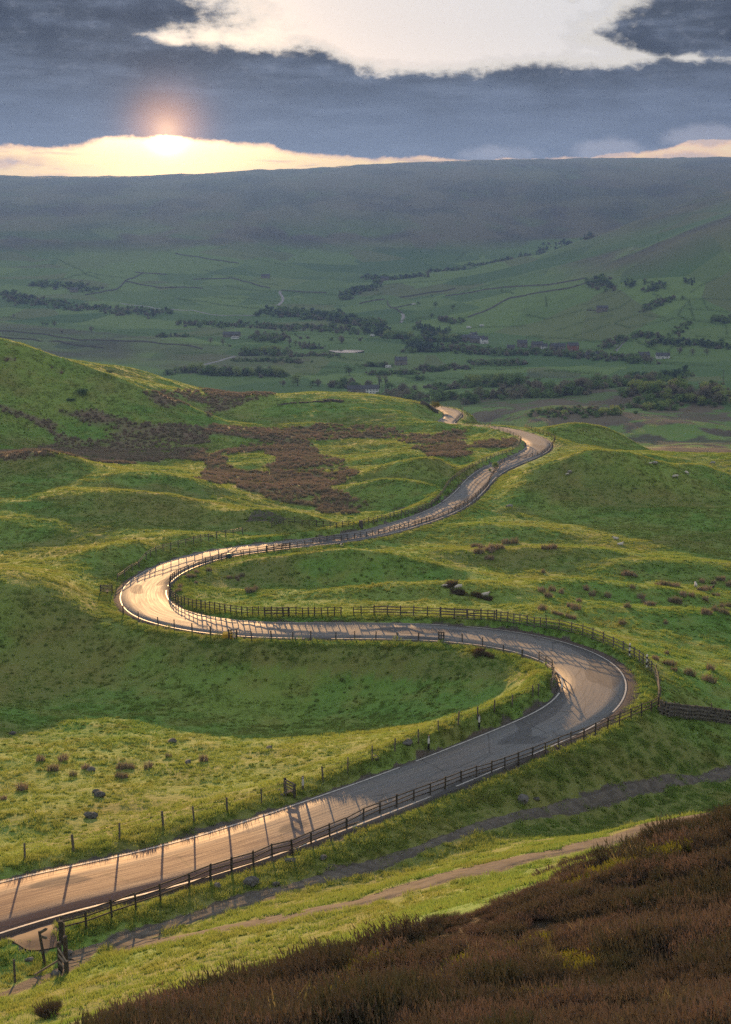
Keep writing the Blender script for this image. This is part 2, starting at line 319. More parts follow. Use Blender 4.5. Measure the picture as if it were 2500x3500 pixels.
def grid_sample(A, x, y):
    x = np.atleast_1d(np.asarray(x, float)); y = np.atleast_1d(np.asarray(y, float))
    i = np.clip(np.searchsorted(YS, y)-1, 0, len(YS)-2); fy = (y-YS[i])/(YS[i+1]-YS[i])
    def row(ii):
        c = (x/HALF(YS[ii])+1)/2*(NCOL-1); j = np.clip(np.floor(c).astype(int), 0, NCOL-2); fx = np.clip(c-j, 0, 1)
        return A[ii, j]*(1-fx) + A[ii, j+1]*fx
    return row(i)*(1-fy) + row(i+1)*fy
def gz(x, y): return float(grid_sample(GZ, x, y)[0])
_k = np.concatenate([np.arange(8, 200, 0.25), np.arange(200, 600, 0.6), np.arange(600, 6500, 3.0)])
def hit(u, v, ymin=0):
    """where the line of sight of a photo pixel meets the ground"""
    a, ry, dz = ray(u, v); t = _k/ry
    below = (dz*t < grid_sample(GZ, a*t, ry*t)) & (_k >= ymin)
    i = int(np.argmax(below)); 
    if not below[i]: i = len(t)-1
    k = t[i]; return Vector((a*k, ry*k, gz(a*k, ry*k)))
def hitD(u, v): return hit(u*KD, v*KD)
def normal_at(x, y, e=0.6):
    return Vector((gz(x-e, y)-gz(x+e, y), gz(x, y-e)-gz(x, y+e), 2*e)).normalized()
print('terrain %.1fs' % (time.time()-T0), GX.shape, 'ctl', nC)
# ------------------------------------------------------------------ zones of ground cover, traced on the photo and laid on the ground
def crop(ox, oy, sc): return lambda pts: [(ox+x/sc, oy+y/sc) for x, y in pts]
K0 = crop(0, 1100, 2.32); K3 = crop(0, 700, 1.2992); K4 = crop(700, 1250, 2.32); K5 = crop(1800, 1250, 2.32)
K6 = crop(1100, 950, 2.32); K7 = crop(1800, 950, 2.32); K8 = crop(600, 950, 2.32); KM = crop(1250, 1300, 1.2992)
KH = crop(1250, 700, 1.2992); KR = crop(1700, 1900, 2.03); KL = crop(300, 1800, 2.32); KF = crop(1300, 1350, 2.32)
KB = crop(0, 2500, 1.2992); KC = crop(1250, 2500, 1.2992); KN = crop(900, 2350, 1.624); KE = crop(1800, 2150, 2.32)
K2 = crop(900, 1700, 2.03); KG = crop(0, 3000, 3.248); KQ = crop(1250, 1900, 1.2992); KS = crop(0, 1900, 1.2992)
FAR = 0.0
def KD_(pts): return [(x*KD, y*KD) for x, y in pts]
dd = GY*math.cos(PITCH)-GZ*math.sin(PITCH); hh = GY*math.sin(PITCH)+GZ*math.cos(PITCH)
dd = np.maximum(dd, 1.0)
GU = CX+FPX*GX/dd; GV = CY-FPX*hh/dd
def inside(poly, U, V):
    r = np.zeros(U.shape, bool); n = len(poly); j = n-1
    for i in range(n):
        xi, yi = poly[i]; xj, yj = poly[j]
        if yi != yj: r ^= ((yi > V) != (yj > V)) & (U < (xj-xi)*(V-yi)/(yj-yi)+xi)
        j = i
    return r
wob = (fbm(GX, GY, 14, 4, 4)+0.6*fbm(GX, GY, 3, 2, 2))*44*(40/np.maximum(40, GY*0.35)); wob2 = fbm(GX+300, GY, 12, 4, 1)*26*(40/np.maximum(40, GY*0.35))
WU, WV = GU+wob, GV+wob2
RUSH = [K4([(0,740),(200,650),(480,590),(760,575),(870,650),(900,720),(1060,760),(1110,810),(1180,850),(1080,940),(960,950),(1080,1010),(1200,1060),(1330,1110),(1230,1150),(1060,1180),(980,1160),(870,1110),(640,1090),(480,1050),(330,990),(200,930),(0,920)]),
        K4([(0,470),(300,480),(600,520),(900,480),(1250,460),(1480,480),(1624,560),(1400,590),(1000,570),(760,580),(480,590),(300,560),(0,540)]),
        KM([(0,195),(150,230),(300,240),(440,210),(450,330),(380,350),(280,340),(150,260),(0,250)]), KM([(490,280),(680,260),(690,300),(480,310)]),
        K4([(0,150),(400,140),(600,190),(420,270),(250,320),(0,400)]),
        K0([(480,700),(740,680),(900,740),(1000,790),(1300,800),(1624,830),(1624,960),(1200,1000),(1000,1000),(830,940),(860,880),(700,790)]),
        K0([(0,660),(180,700),(300,770),(440,800),(440,880),(640,940),(900,960),(1100,1010),(1624,1000),(1624,1100),(900,1120),(700,1090),(540,1060),(500,1040),(0,1090),(0,1040),(300,1000),(450,960),(360,850),(200,770),(0,720)]),
        K0([(1150,560),(1560,540),(1624,640),(1300,660)]), K0([(0,260),(120,290),(90,310),(0,290)]), K0([(300,330),(420,400),(500,380),(480,420),(400,400)])]
HOLES = [K4([(150,720),(430,670),(580,710),(480,770),(540,820),(300,840),(150,780)]), K4([(0,575),(300,565),(480,590),(200,650),(0,690)])]
rush = np.zeros(GX.shape, bool)
for p in RUSH: rush |= inside(p, WU, WV)
for p in HOLES: rush &= ~inside(p, WU, WV)
rush &= (GY < 620) & (GY > 200)
HEATH = [KD_([(250,2286),(330,2262),(500,2208),(700,2145),(760,2122),(900,2075),(1050,2024),(1200,1966),(1300,1918),(1400,1882),(1480,1860),(1624,1822),(2400,1700),(2400,3600),(150,3600)]),
         K2([(1300,650),(1370,650),(1600,718),(1500,715),(1380,690)]), K2([(1275,612),(1340,612),(1330,635),(1285,630)]),
         KQ([(455,418),(500,405),(590,425),(600,445),(520,440)]), KB([(250,1240),(330,1235),(340,1280),(250,1299)])]
heath = np.zeros(GX.shape, bool)
for p in HEATH: heath |= inside(p, WU, WV) & (GY < 230)
heath &= (GY < 60) | (GY > 100)
# paths as lines on the ground
def hits(pts): return [hit(u, v, FAR) for u, v in pts]
TRACKS = [(KD_([(1720,1690),(1624,1715),(1400,1757),(1200,1802),(1000,1862),(800,1927),(600,1985),(400,2052),(300,2080),(210,2105),(150,2130)]), 1.45),
          (KD_([(1720,1790),(1624,1805),(1480,1828),(1300,1880),(1100,1922),(900,1977),(750,2015),(600,2045),(450,2075),(370,2090),(280,2095)]), 3.2),
          (KD_([(200,2120),(150,2150),(100,2180),(40,2200),(-60,2230)]), 1.5)]
TR3 = []
for pts, w in TRACKS:
    l = smooth_line(resample([tuple(h) for h in hits(pts)], 1.0), 2, 2); TR3.append((l, w))
dirt = np.zeros(GX.shape)
for l, w in TR3:
    for x, y, z in l:
        a, b = np.searchsorted(YS, [y-5, y+5]); d = np.hypot(GX[a:b]-x, GY[a:b]-y)
        dirt[a:b] = np.maximum(dirt[a:b], 1-sstep(w*0.28, w*0.72, d + 0.4*fbm(GX[a:b], GY[a:b], 2.2, 2)))
APRON_A = KB([(-60,886),(20,874),(90,858),(170,846),(250,834)]); APRON_B = KB([(30,930),(88,958),(130,985),(190,976),(255,966)])
apron = inside(APRON_A + APRON_B[::-1], GU, GV) & (GY < 100)
dirt = np.maximum(dirt, apron*1.0); dirt_path = dirt.copy()
# gravel verge, worn ground at the bend and the scar on the left knoll
dirt = np.maximum(dirt, (1-sstep(0.3, 1.1, EDGE+0.5*fbm(GX, GY, 1.7, 2, 3))))
scar = inside(K4([(290,1240),(330,1180),(400,1150),(520,1160),(640,1240),(600,1262),(420,1250)]), WU, WV) & (GY < 330)
dirt = np.maximum(dirt, scar*0.8)
stream = inside(K4([(1430,1105),(1624,1100),(1640,1130),(1450,1125)]), WU, WV) & (GY < 330)
dirt = np.maximum(dirt, stream*0.7)
# moor grass: the right-hand moor below the road, the high slopes and dry crests
moor = inside(KD_([(1020,885),(1300,862),(1700,880),(1700,1005),(1430,1005),(1250,965),(1100,945),(1040,930)]), GU, GV) & (GY > 480)
moorv = moor*sstep(-0.1, 0.25, fbm(GX, GY*1.6, 40, 4, 2) + 0.7*fbm(GX, GY, 11, 3))
moorv = np.maximum(moorv, 0.75*sstep(-110, -20, GZ)*sstep(2300, 2700, GY))
moorv = np.maximum(moorv, 0.85*sstep(0.05, 0.5, fbm(GX, GY, 260, 4, 1)+0.002*(GZ+90))*sstep(-125, -80, GZ)*sstep(2000, 2200, GY))
olive = inside(KD_([(0,715),(300,745),(620,785),(700,800),(420,830),(300,810),(0,780)]), GU, GV) & (GY > 700)
moorv = np.maximum(moorv, olive*(0.45+0.3*fbm(GX, GY, 60, 3)))
moorv = np.maximum(moorv, 0.5*(inside(K7([(0,720),(130,710),(440,760),(400,800),(0,790)]), GU, GV) & (GY > 900)))
slope = np.hypot(np.gradient(GZ, axis=1)/np.gradient(GX, axis=1), 0)
dry = sstep(0.0, 0.9, fbm(GX, GY, 22, 4, 5)+0.15)*(GY < 620)
band = inside(KD_([(330,1400),(600,1425),(1050,1440),(1180,1470),(1180,1510),(900,1510),(500,1470),(330,1430)]), GU, GV) & (GY < 220)
dry = np.maximum(dry, 0.9*band)
dry = np.maximum(dry, 0.8*(inside(KD_([(0,2190),(200,2180),(420,2110),(600,2080),(850,2020),(820,2100),(400,2240),(0,2300)]), WU, WV)))
rushf = rush.astype(float)
rushf *= np.clip(0.75+0.6*fbm(GX, GY, 9, 3, 3), 0.2, 1)
for _ in range(2):
    rushf[1:-1, 1:-1] = (rushf[1:-1, 1:-1]*2+rushf[:-2, 1:-1]+rushf[2:, 1:-1]+rushf[1:-1, :-2]+rushf[1:-1, 2:])/6
print('zones %.1fs' % (time.time()-T0))

# ------------------------------------------------------------------ materials
def new_mat(name):
    m = bpy.data.materials.new(name); m.use_nodes = True; t = NT(m.node_tree); t.n.clear()
    out = t.new('ShaderNodeOutputMaterial'); return m, t, out
def principled(t, out, base, rough=0.8, bump=None, bstr=0.3, bdist=0.05, spec=0.3, metal=0.0):
    p = t.new('ShaderNodeBsdfPrincipled'); t.set(p.inputs['Base Color'], col(base)); t.set(p.inputs['Roughness'], rough)
    p.inputs['Specular IOR Level'].default_value = spec; p.inputs['Metallic'].default_value = metal
    if bump is not None:
        b = t.new('ShaderNodeBump'); b.inputs['Strength'].default_value = bstr; b.inputs['Distance'].default_value = bdist
        t.set(b.inputs['Height'], bump); t.l.new(b.outputs[0], p.inputs['Normal'])
    t.l.new(p.outputs[0], out.inputs[0]); return p
def simple_mat(name, c1, c2=None, scale=3.0, rough=0.85, bstr=0.25, bdist=0.03, spec=0.25):
    m, t, out = new_mat(name)
    tc = t.new('ShaderNodeTexCoord'); g = t.new('ShaderNodeNewGeometry')
    n = t.noise(g.outputs['Position'], scale, 4, 0.6)
    oi = t.new('ShaderNodeObjectInfo')
    f = t.math('ADD', t.smooth(n, 0.3, 0.7), t.math('MULTIPLY', t.math('SUBTRACT', oi.outputs['Random'], 0.5), 0.5), clamp=True)
    principled(t, out, t.mix(f, c1, c2 or tuple(x*0.6 for x in c1)), rough, n, bstr, bdist, spec); return m
def grass_colour(t, pos, gain=1.0):
    """the green of the pasture from its place on the ground: shared by the soil sheet and the blades on it"""
    big = t.noise(pos, 0.035, 4, 0.55); mid = t.noise(pos, 0.22, 4, 0.6); fine = t.noise(pos, 1.6, 3, 0.6)
    c = t.mix(t.smooth(big, 0.35, 0.65), (0.088, 0.172, 0.036), (0.135, 0.190, 0.042))
    c = t.mix(t.smooth(mid, 0.45, 0.70, 0, 0.6), c, (0.165, 0.172, 0.048))
    c = t.mix(t.smooth(fine, 0.52, 0.75, 0, 0.4), c, (0.050, 0.092, 0.028))
    if gain != 1.0:
        q = t.new('ShaderNodeVectorMath', operation='SCALE'); t.l.new(c, q.inputs[0]); q.inputs['Scale'].default_value = gain; c = q.outputs[0]
    return c, mid, fine
def ground_material():
    m, t, out = new_mat('pasture_soil'); g = t.new('ShaderNodeNewGeometry'); pos = g.outputs['Position']
    at = t.new('ShaderNodeAttribute', attribute_name='zones'); sc = t.new('ShaderNodeSeparateColor'); t.l.new(at.outputs['Color'], sc.inputs[0])
    at2 = t.new('ShaderNodeAttribute', attribute_name='zones2'); sc2 = t.new('ShaderNodeSeparateColor'); t.l.new(at2.outputs['Color'], sc2.inputs[0])
    rushz, heathz, dirtz = sc.outputs[0], sc.outputs[1], sc.outputs[2]; moorz, dryz, farz = sc2.outputs[0], sc2.outputs[1], sc2.outputs[2]
    c, mid, fine = grass_colour(t, pos, 1.32)
    c = t.mix(t.math('MULTIPLY', dryz, 0.6), c, (0.175, 0.150, 0.055))
    # enclosed fields of the valley, each its own green
    vor = t.new('ShaderNodeTexVoronoi'); mp = t.new('ShaderNodeMapping'); t.l.new(pos, mp.inputs[0]); mp.inputs['Scale'].default_value = (0.0090, 0.0075, 0); mp.inputs['Rotation'].default_value = (0, 0, 0.3)
    t.l.new(mp.outputs[0], vor.inputs['Vector']); vor.inputs['Scale'].default_value = 1.0
    sv = t.new('ShaderNodeSeparateColor'); t.l.new(vor.outputs['Color'], sv.inputs[0])
    fld = t.mix(sv.outputs[0], (0.062, 0.125, 0.038), (0.145, 0.220, 0.060))
    fld = t.mix(t.smooth(sv.outputs[1], 0.75, 0.9, 0, 0.6), fld, (0.135, 0.140, 0.060))
    fld = t.mix(t.smooth(t.noise(pos, 0.05, 5, 0.6), 0.45, 0.75, 0, 0.45), fld, (0.075, 0.115, 0.036))
    c = t.mix(farz, c, fld)
    moorc = t.mix(t.noise(pos, 0.05, 4, 0.6), (0.150, 0.115, 0.085), (0.105, 0.098, 0.055))
    moorc = t.mix(t.smooth(t.noise(pos, 0.0045, 5, 0.62), 0.42, 0.60), moorc, (0.060, 0.048, 0.046)); moorc = t.mix(t.smooth(t.noise(pos, 0.009, 4, 0.6), 0.55, 0.70, 0, 0.7), moorc, (0.105, 0.125, 0.055))
    c = t.mix(moorz, c, moorc)
    rc = t.mix(t.smooth(t.noise(pos, 0.5, 4, 0.65), 0.35, 0.65), (0.175, 0.128, 0.092), (0.125, 0.120, 0.062))
    c = t.mix(rushz, c, rc)
    c = t.mix(heathz, c, t.mix(fine, (0.040, 0.028, 0.020), (0.045, 0.038, 0.022)))
    dn = t.noise(pos, 2.6, 6, 0.65)
    dc = t.mix(t.smooth(dn, 0.3, 0.7), (0.070, 0.063, 0.056), (0.120, 0.106, 0.090))
    dc = t.mix(t.smooth(t.noise(pos, 0.35, 3), 0.5, 0.7, 0, 0.6), dc, (0.115, 0.085, 0.062))
    c = t.mix(t.smooth(t.math('ADD', dirtz, t.math('MULTIPLY', t.math('SUBTRACT', dn, 0.5), 0.7)), 0.35, 0.65), c, dc)
    h = t.math('ADD', t.math('MULTIPLY', fine, 0.6), t.math('ADD', t.math('MULTIPLY', t.noise(pos, 5, 4, 0.7), 0.35), t.math('MULTIPLY', mid, 1.2)))
    principled(t, out, c, 0.95, h, 0.9, 0.35, 0.12); return m
def foliage_mat(name, c1, c2, transl=0.4, scale=0.6, pasture=False, rough=0.8):
    m, t, out = new_mat(name); g = t.new('ShaderNodeNewGeometry'); oi = t.new('ShaderNodeObjectInfo')
    if pasture:
        c, mid, fine = grass_colour(t, g.outputs['Position'], 1.62)
        at = t.new('ShaderNodeAttribute', attribute_name='tip'); 
        c = t.mix(t.math('MULTIPLY', at.outputs['Fac'], 0.6), c, (0.235, 0.250, 0.070))
        c = t.mix(t.smooth(oi.outputs['Random'], 0.75, 1.0, 0, 0.3), c, (0.19, 0.17, 0.06))
    else:
        n = t.noise(g.outputs['Position'], scale, 3, 0.6)
        f = t.math('ADD', t.smooth(n, 0.3, 0.7), t.math('MULTIPLY', t.math('SUBTRACT', oi.outputs['Random'], 0.5), 0.9), clamp=True)
        c = t.mix(f, c1, c2)
    d = t.new('ShaderNodeBsdfDiffuse'); t.set(d.inputs[0], col(c)); tr = t.new('ShaderNodeBsdfTranslucent'); t.set(tr.inputs[0], col(c))
    mx = t.new('ShaderNodeMixShader'); mx.inputs[0].default_value = transl
    t.l.new(d.outputs[0], mx.inputs[1]); t.l.new(tr.outputs[0], mx.inputs[2]); t.l.new(mx.outputs[0], out.inputs[0]); return m
def road_material():
    m, t, out = new_mat('worn_asphalt'); g = t.new('ShaderNodeNewGeometry'); pos = g.outputs['Position']
    uv = t.new('ShaderNodeUVMap', uv_map='along'); su = t.new('ShaderNodeSeparateXYZ'); t.l.new(uv.outputs[0], su.inputs[0])
    across, along = su.outputs[0], su.outputs[1]
    lon = t.new('ShaderNodeCombineXYZ'); t.set(lon.inputs[0], t.math('MULTIPLY', across, 3.2)); t.set(lon.inputs[1], t.math('MULTIPLY', along, 0.10))
    streak = t.noise(lon.outputs[0], 1.6, 5, 0.6, 0.3); big = t.noise(pos, 0.11, 4, 0.6); grit = t.noise(pos, 14, 4, 0.75)
    c = t.mix(t.smooth(big, 0.38, 0.62), (0.145, 0.153, 0.160), (0.160, 0.146, 0.137))
    c = t.mix(t.smooth(streak, 0.42, 0.62, 0, 0.85), c, (0.104, 0.111, 0.118))
    c = t.mix(t.smooth(streak, 0.52, 0.36, 0, 0.45), c, (0.135, 0.125, 0.118))
    c = t.mix(t.smooth(grit, 0.45, 0.75, 0, 0.4), c, (0.13, 0.118, 0.11))
    c = t.mix(t.smooth(t.math('ADD', along, t.math('MULTIPLY', big, 30.0)), 88, 108, 0.75, 0), c, (0.165, 0.078, 0.048))
    vor = t.new('ShaderNodeTexVoronoi', feature='DISTANCE_TO_EDGE'); v2 = t.new('ShaderNodeCombineXYZ'); t.set(v2.inputs[0], t.math('MULTIPLY', across, 0.35)); t.set(v2.inputs[1], t.math('MULTIPLY', along, 0.12))
    t.l.new(v2.outputs[0], vor.inputs['Vector']); vor.inputs['Scale'].default_value = 1.0
    crack = t.smooth(t.math('ADD', vor.outputs['Distance'], t.math('MULTIPLY', grit, 0.02)), 0.012, 0.024, 0.55, 0)
    c = t.mix(crack, c, (0.03, 0.03, 0.03))
    edge_ = t.smooth(t.math('ABSOLUTE', t.math('SUBTRACT', across, 0.0)), 2.55, 3.2, 0, 0.8)
    c = t.mix(edge_, c, (0.075, 0.062, 0.055))
    wheel = t.math('ABSOLUTE', t.math('SUBTRACT', t.math('ABSOLUTE', across), 1.55))
    c = t.mix(t.smooth(wheel, 0.55, 0.10, 0, 0.30), c, (0.165, 0.158, 0.150))
    lon2 = t.new('ShaderNodeCombineXYZ'); t.set(lon2.inputs[0], t.math('MULTIPLY', across, 0.16)); t.set(lon2.inputs[1], t.math('MULTIPLY', along, 0.045))
    patch = t.smooth(t.noise(lon2.outputs[0], 1.3, 1, 0.4), 0.600, 0.612, 0, 0.6); c = t.mix(patch, c, (0.062, 0.063, 0.066))
    r = t.math('ADD', 0.50, t.math('ADD', t.math('MULTIPLY', streak, 0.34), t.math('ADD', t.math('MULTIPLY', grit, 0.12), t.math('MULTIPLY', patch, 0.12))))
    h = t.math('ADD', t.math('MULTIPLY', grit, 0.5), t.math('MULTIPLY', streak, 0.7))
    principled(t, out, c, r, h, 0.5, 0.03, 0.15); return m
M = dict(
    ground=ground_material(), grass=foliage_mat('grass_blades', None, None, 0.55, pasture=True), road=road_material(),
    heather=foliage_mat('heather_sprigs', (0.130, 0.092, 0.072), (0.086, 0.074, 0.050), 0.25, 0.8),
    heather_dark=foliage_mat('old_heather', (0.066, 0.066, 0.036), (0.090, 0.070, 0.052), 0.2, 0.8), wisps=foliage_mat('pale_grass_wisps', (0.24, 0.21, 0.12), (0.17, 0.16, 0.07), 0.4, 0.8),
    heather_green=foliage_mat('bilberry_sprigs', (0.120, 0.140, 0.026), (0.19, 0.18, 0.03), 0.4, 0.8),
    rush=foliage_mat('rush_stems', (0.300, 0.225, 0.170), (0.215, 0.195, 0.125), 0.2, 0.3),
    paint=simple_mat('road_paint', (0.50, 0.49, 0.46), (0.28, 0.265, 0.25), 3.5, 0.6),
    dirt=simple_mat('track_dirt', (0.115, 0.104, 0.092), (0.070, 0.064, 0.058), 1.3, 0.95, 0.9, 0.12, 0.1),
    lightened_dirt=simple_mat('track_dirt_lightened', (0.150, 0.132, 0.110), (0.088, 0.079, 0.068), 1.3, 0.95, 0.9, 0.1, 0.1),  # track dirt in a paler colour, to offset the shade over the upper track
    apron=simple_mat('red_tarmac', (0.098, 0.066, 0.053), (0.066, 0.049, 0.043), 1.5, 0.8, 0.3, 0.02, 0.2),
    gravel=simple_mat('verge_gravel', (0.110, 0.085, 0.075), (0.060, 0.053, 0.050), 4.0, 0.95, 0.7, 0.05, 0.1),
    timber=simple_mat('weathered_timber', (0.165, 0.145, 0.120), (0.090, 0.078, 0.064), 5.0, 0.9),
    timber_dark=simple_mat('dark_timber', (0.090, 0.076, 0.062), (0.050, 0.043, 0.036), 5.0, 0.9),
    timber_pale=simple_mat('pale_timber', (0.26, 0.21, 0.155), (0.17, 0.13, 0.095), 5.0, 0.9),
    wire=simple_mat('fence_wire', (0.16, 0.155, 0.15), None, 5, 0.6),
    stone=simple_mat('gritstone', (0.15, 0.135, 0.115), (0.07, 0.065, 0.056), 3.0, 0.95, 0.6, 0.06, 0.1),
    stone_grey=simple_mat('lichened_stone', (0.15, 0.145, 0.135), (0.065, 0.062, 0.056), 4.0, 0.95, 0.6, 0.05, 0.1),
    white=simple_mat('white_paint', (0.75, 0.74, 0.70), (0.62, 0.61, 0.58), 1.0, 0.6),
    black=simple_mat('black_paint', (0.025, 0.025, 0.026), (0.018, 0.018, 0.018), 2, 0.6),
    yellow=simple_mat('yellow_plastic', (0.60, 0.36, 0.035), (0.48, 0.28, 0.03), 2, 0.5),
    teal=simple_mat('teal_plastic', (0.035, 0.115, 0.115), (0.025, 0.08, 0.085), 2, 0.5),
    wool=simple_mat('sheep_wool', (0.62, 0.57, 0.49), (0.42, 0.38, 0.32), 9, 0.95, 0.8, 0.05, 0.05),
    wool_grey=simple_mat('grey_wool', (0.34, 0.32, 0.29), (0.22, 0.205, 0.185), 9, 0.95, 0.8, 0.05, 0.05),
    face=simple_mat('sheep_face', (0.16, 0.14, 0.12), (0.06, 0.055, 0.05), 9, 0.9),
    slate=simple_mat('slate_roof', (0.075, 0.078, 0.085), (0.05, 0.052, 0.058), 0.8, 0.7),
    house_stone=simple_mat('house_stone', (0.22, 0.19, 0.155), (0.14, 0.12, 0.10), 0.7, 0.95),
    render_white=simple_mat('white_render', (0.72, 0.70, 0.66), (0.60, 0.585, 0.55), 0.4, 0.9),
    brick=simple_mat('red_brick', (0.27, 0.105, 0.075), (0.19, 0.08, 0.06), 0.8, 0.9),
    glass=simple_mat('window_glass', (0.03, 0.035, 0.045), (0.02, 0.022, 0.03), 1, 0.15, 0, 0, 0.5),
    water=simple_mat('still_water', (0.04, 0.045, 0.05), (0.03, 0.035, 0.04), 1, 0.04, 0.02, 0.01, 0.5),
    lane=simple_mat('wet_lane', (0.12, 0.115, 0.11), (0.085, 0.082, 0.08), 0.5, 0.45, 0.1, 0.02, 0.5),
    bark=simple_mat('bark', (0.075, 0.062, 0.050), (0.045, 0.038, 0.032), 2, 0.95),
    leaf_green=foliage_mat('leaves_green', (0.15, 0.235, 0.075), (0.19, 0.27, 0.085), 0.45, 0.12),
    leaf_pale=foliage_mat('leaves_pale', (0.25, 0.32, 0.085), (0.3, 0.35, 0.095), 0.45, 0.12),
    leaf_brown=foliage_mat('budding_twigs', (0.225, 0.215, 0.13), (0.24, 0.205, 0.145), 0.45, 0.12),
    leaf_dark=foliage_mat('conifer_needles', (0.064, 0.112, 0.062), (0.085, 0.13, 0.07), 0.45, 0.12),
    gorse=foliage_mat('gorse_flowers', (0.20, 0.16, 0.02), (0.07, 0.09, 0.02), 0.3, 1.2),
    red=simple_mat('red_paint', (0.35, 0.05, 0.04)), metal=simple_mat('grey_metal', (0.25, 0.26, 0.27)),
)
# ------------------------------------------------------------------ object helpers
def tag(o, label=None, cat=None, group=None, kind=None):
    for k, v in (('label', label), ('category', cat), ('group', group), ('kind', kind)):
        if v: o[k] = v
    return o
def link(o, parent=None):
    C.objects.link(o)
    if parent is not None: o.parent = parent
    return o
def mesh(name, verts, faces, mats, mi=None, smooth=False):
    me = bpy.data.meshes.new(name); me.from_pydata([tuple(v) for v in verts], [], faces)
    for m in (mats if isinstance(mats, (list, tuple)) else [mats]): me.materials.append(m)
    if mi is not None: me.polygons.foreach_set('material_index', mi)
    if smooth: me.shade_smooth()
    me.update(); return me
def obj(name, me, parent=None, loc=None, rotz=0, scale=None):
    o = bpy.data.objects.new(name, me)
    if loc is not None: o.location = loc
    if rotz: o.rotation_euler = (0, 0, rotz)
    if scale is not None: o.scale = scale if hasattr(scale, '__len__') else (scale,)*3
    return link(o, parent)
def empty(name, loc, rotz=0):
    o = bpy.data.objects.new(name, None); o.empty_display_size = 0.3; o.location = loc; o.rotation_euler = (0, 0, rotz); return link(o)
class MB:
    def __init__(s): s.v = []; s.f = []; s.m = []
    def add(s, vs, fs, mi=0):
        b = len(s.v); s.v += [tuple(v) for v in vs]; s.f += [tuple(i+b for i in f) for f in fs]; s.m += [mi]*len(fs)
    def box(s, c, size, mi=0, taper=1.0, R=None):
        x, y, z = (k/2 for k in size); vs = [Vector((sx*x*(taper if sz > 0 else 1), sy*y*(taper if sz > 0 else 1), sz*z)) for sz in (-1, 1) for sx, sy in ((-1,-1),(1,-1),(1,1),(-1,1))]
        if R is not None: vs = [R @ v for v in vs]
        s.add([v+Vector(c) for v in vs], [(3,2,1,0),(4,5,6,7),(0,1,5,4),(1,2,6,5),(2,3,7,6),(3,0,4,7)], mi)
    def tube(s, pts, radii, n=6, mi=0):
        pts = [Vector(p) for p in pts]; b = []
        for i, p in enumerate(pts):
            d = (pts[min(i+1, len(pts)-1)]-pts[max(i-1, 0)]).normalized()
            a = d.orthogonal().normalized(); c = d.cross(a)
            b += [p + (a*math.cos(2*math.pi*k/n)+c*math.sin(2*math.pi*k/n))*radii[i] for k in range(n)]
        f = [(i*n+k, i*n+(k+1) % n, (i+1)*n+(k+1) % n, (i+1)*n+k) for i in range(len(pts)-1) for k in range(n)]
        f += [tuple(range(n))[::-1], tuple((len(pts)-1)*n+k for k in range(n))]
        s.add(b, f, mi)
    def build(s, name, mats, parent=None, loc=None, rotz=0, smooth=False):
        return obj(name, mesh(name, s.v, s.f, mats, s.m, smooth), parent, loc, rotz)
    def mesh(s, name, mats, smooth=False): return mesh(name, s.v, s.f, mats, s.m, smooth)

# ------------------------------------------------------------------ ground sheet
def grid_mesh():
    R_, C_ = GX.shape; nv = R_*C_; me = bpy.data.meshes.new('ground')
    me.vertices.add(nv); me.vertices.foreach_set('co', np.stack([GX, GY, GZ], -1).ravel())
    idx = np.arange(nv).reshape(R_, C_); q = np.stack([idx[:-1, :-1], idx[:-1, 1:], idx[1:, 1:], idx[1:, :-1]], -1).reshape(-1, 4)
    me.loops.add(q.size); me.loops.foreach_set('vertex_index', q.ravel().astype(np.int32))
    me.polygons.add(len(q)); me.polygons.foreach_set('loop_start', (np.arange(len(q))*4).astype(np.int32))
    me.update(); me.shade_smooth(); me.materials.append(M['ground'])
    farf = sstep(620, 900, GY)
    for name, ch in (('zones', (rushf, heath.astype(float), dirt)), ('zones2', (moorv, dry, farf))):
        a = me.color_attributes.new(name, 'FLOAT_COLOR', 'POINT')
        a.data.foreach_set('color', np.stack([*ch, np.ones(GX.shape)], -1).astype(np.float32).ravel())
    return me
tag(obj('ground', grid_mesh()), 'rolling green pasture, moor and far hillsides of the valley', None, None, 'structure')

# ------------------------------------------------------------------ road, painted edge lines, gravel margins, tracks
def strip(name, line, offs, zoff, mat, uv=False, skirt=0.0):
    """ribbon along a line of (x, y, z): offs = list of offsets to the right, zoff = heights"""
    line = np.asarray(line); tg = np.gradient(line[:, :2], axis=0); tg /= np.linalg.norm(tg, axis=1)[:, None]
    nr = np.stack([tg[:, 1], -tg[:, 0]], -1); k = len(offs); vs = []
    for j in range(len(line)):
        for o_, z_ in zip(offs, zoff):
            oo = o_[j] if hasattr(o_, '__len__') else o_
            vs.append((line[j, 0]+nr[j, 0]*oo, line[j, 1]+nr[j, 1]*oo, line[j, 2]+z_))
    fs = [(j*k+i, j*k+i+1, (j+1)*k+i+1, (j+1)*k+i) for j in range(len(line)-1) for i in range(k-1)]
    me = mesh(name, vs, fs, mat, smooth=True)
    if uv:
        s_ = np.r_[0, np.cumsum(np.linalg.norm(np.diff(line[:, :2], axis=0), axis=1))]
        lay = me.uv_layers.new(name='along'); vi = np.empty(len(me.loops), np.int32); me.loops.foreach_get('vertex_index', vi)
        ov = np.array([[(o_[j] if hasattr(o_, '__len__') else o_), s_[j]] for j in range(len(line)) for o_ in offs])
        lay.data.foreach_set('uv', ov[vi].astype(np.float32).ravel())
    return obj(name, me)
hw = ROAD[:, 3]/2
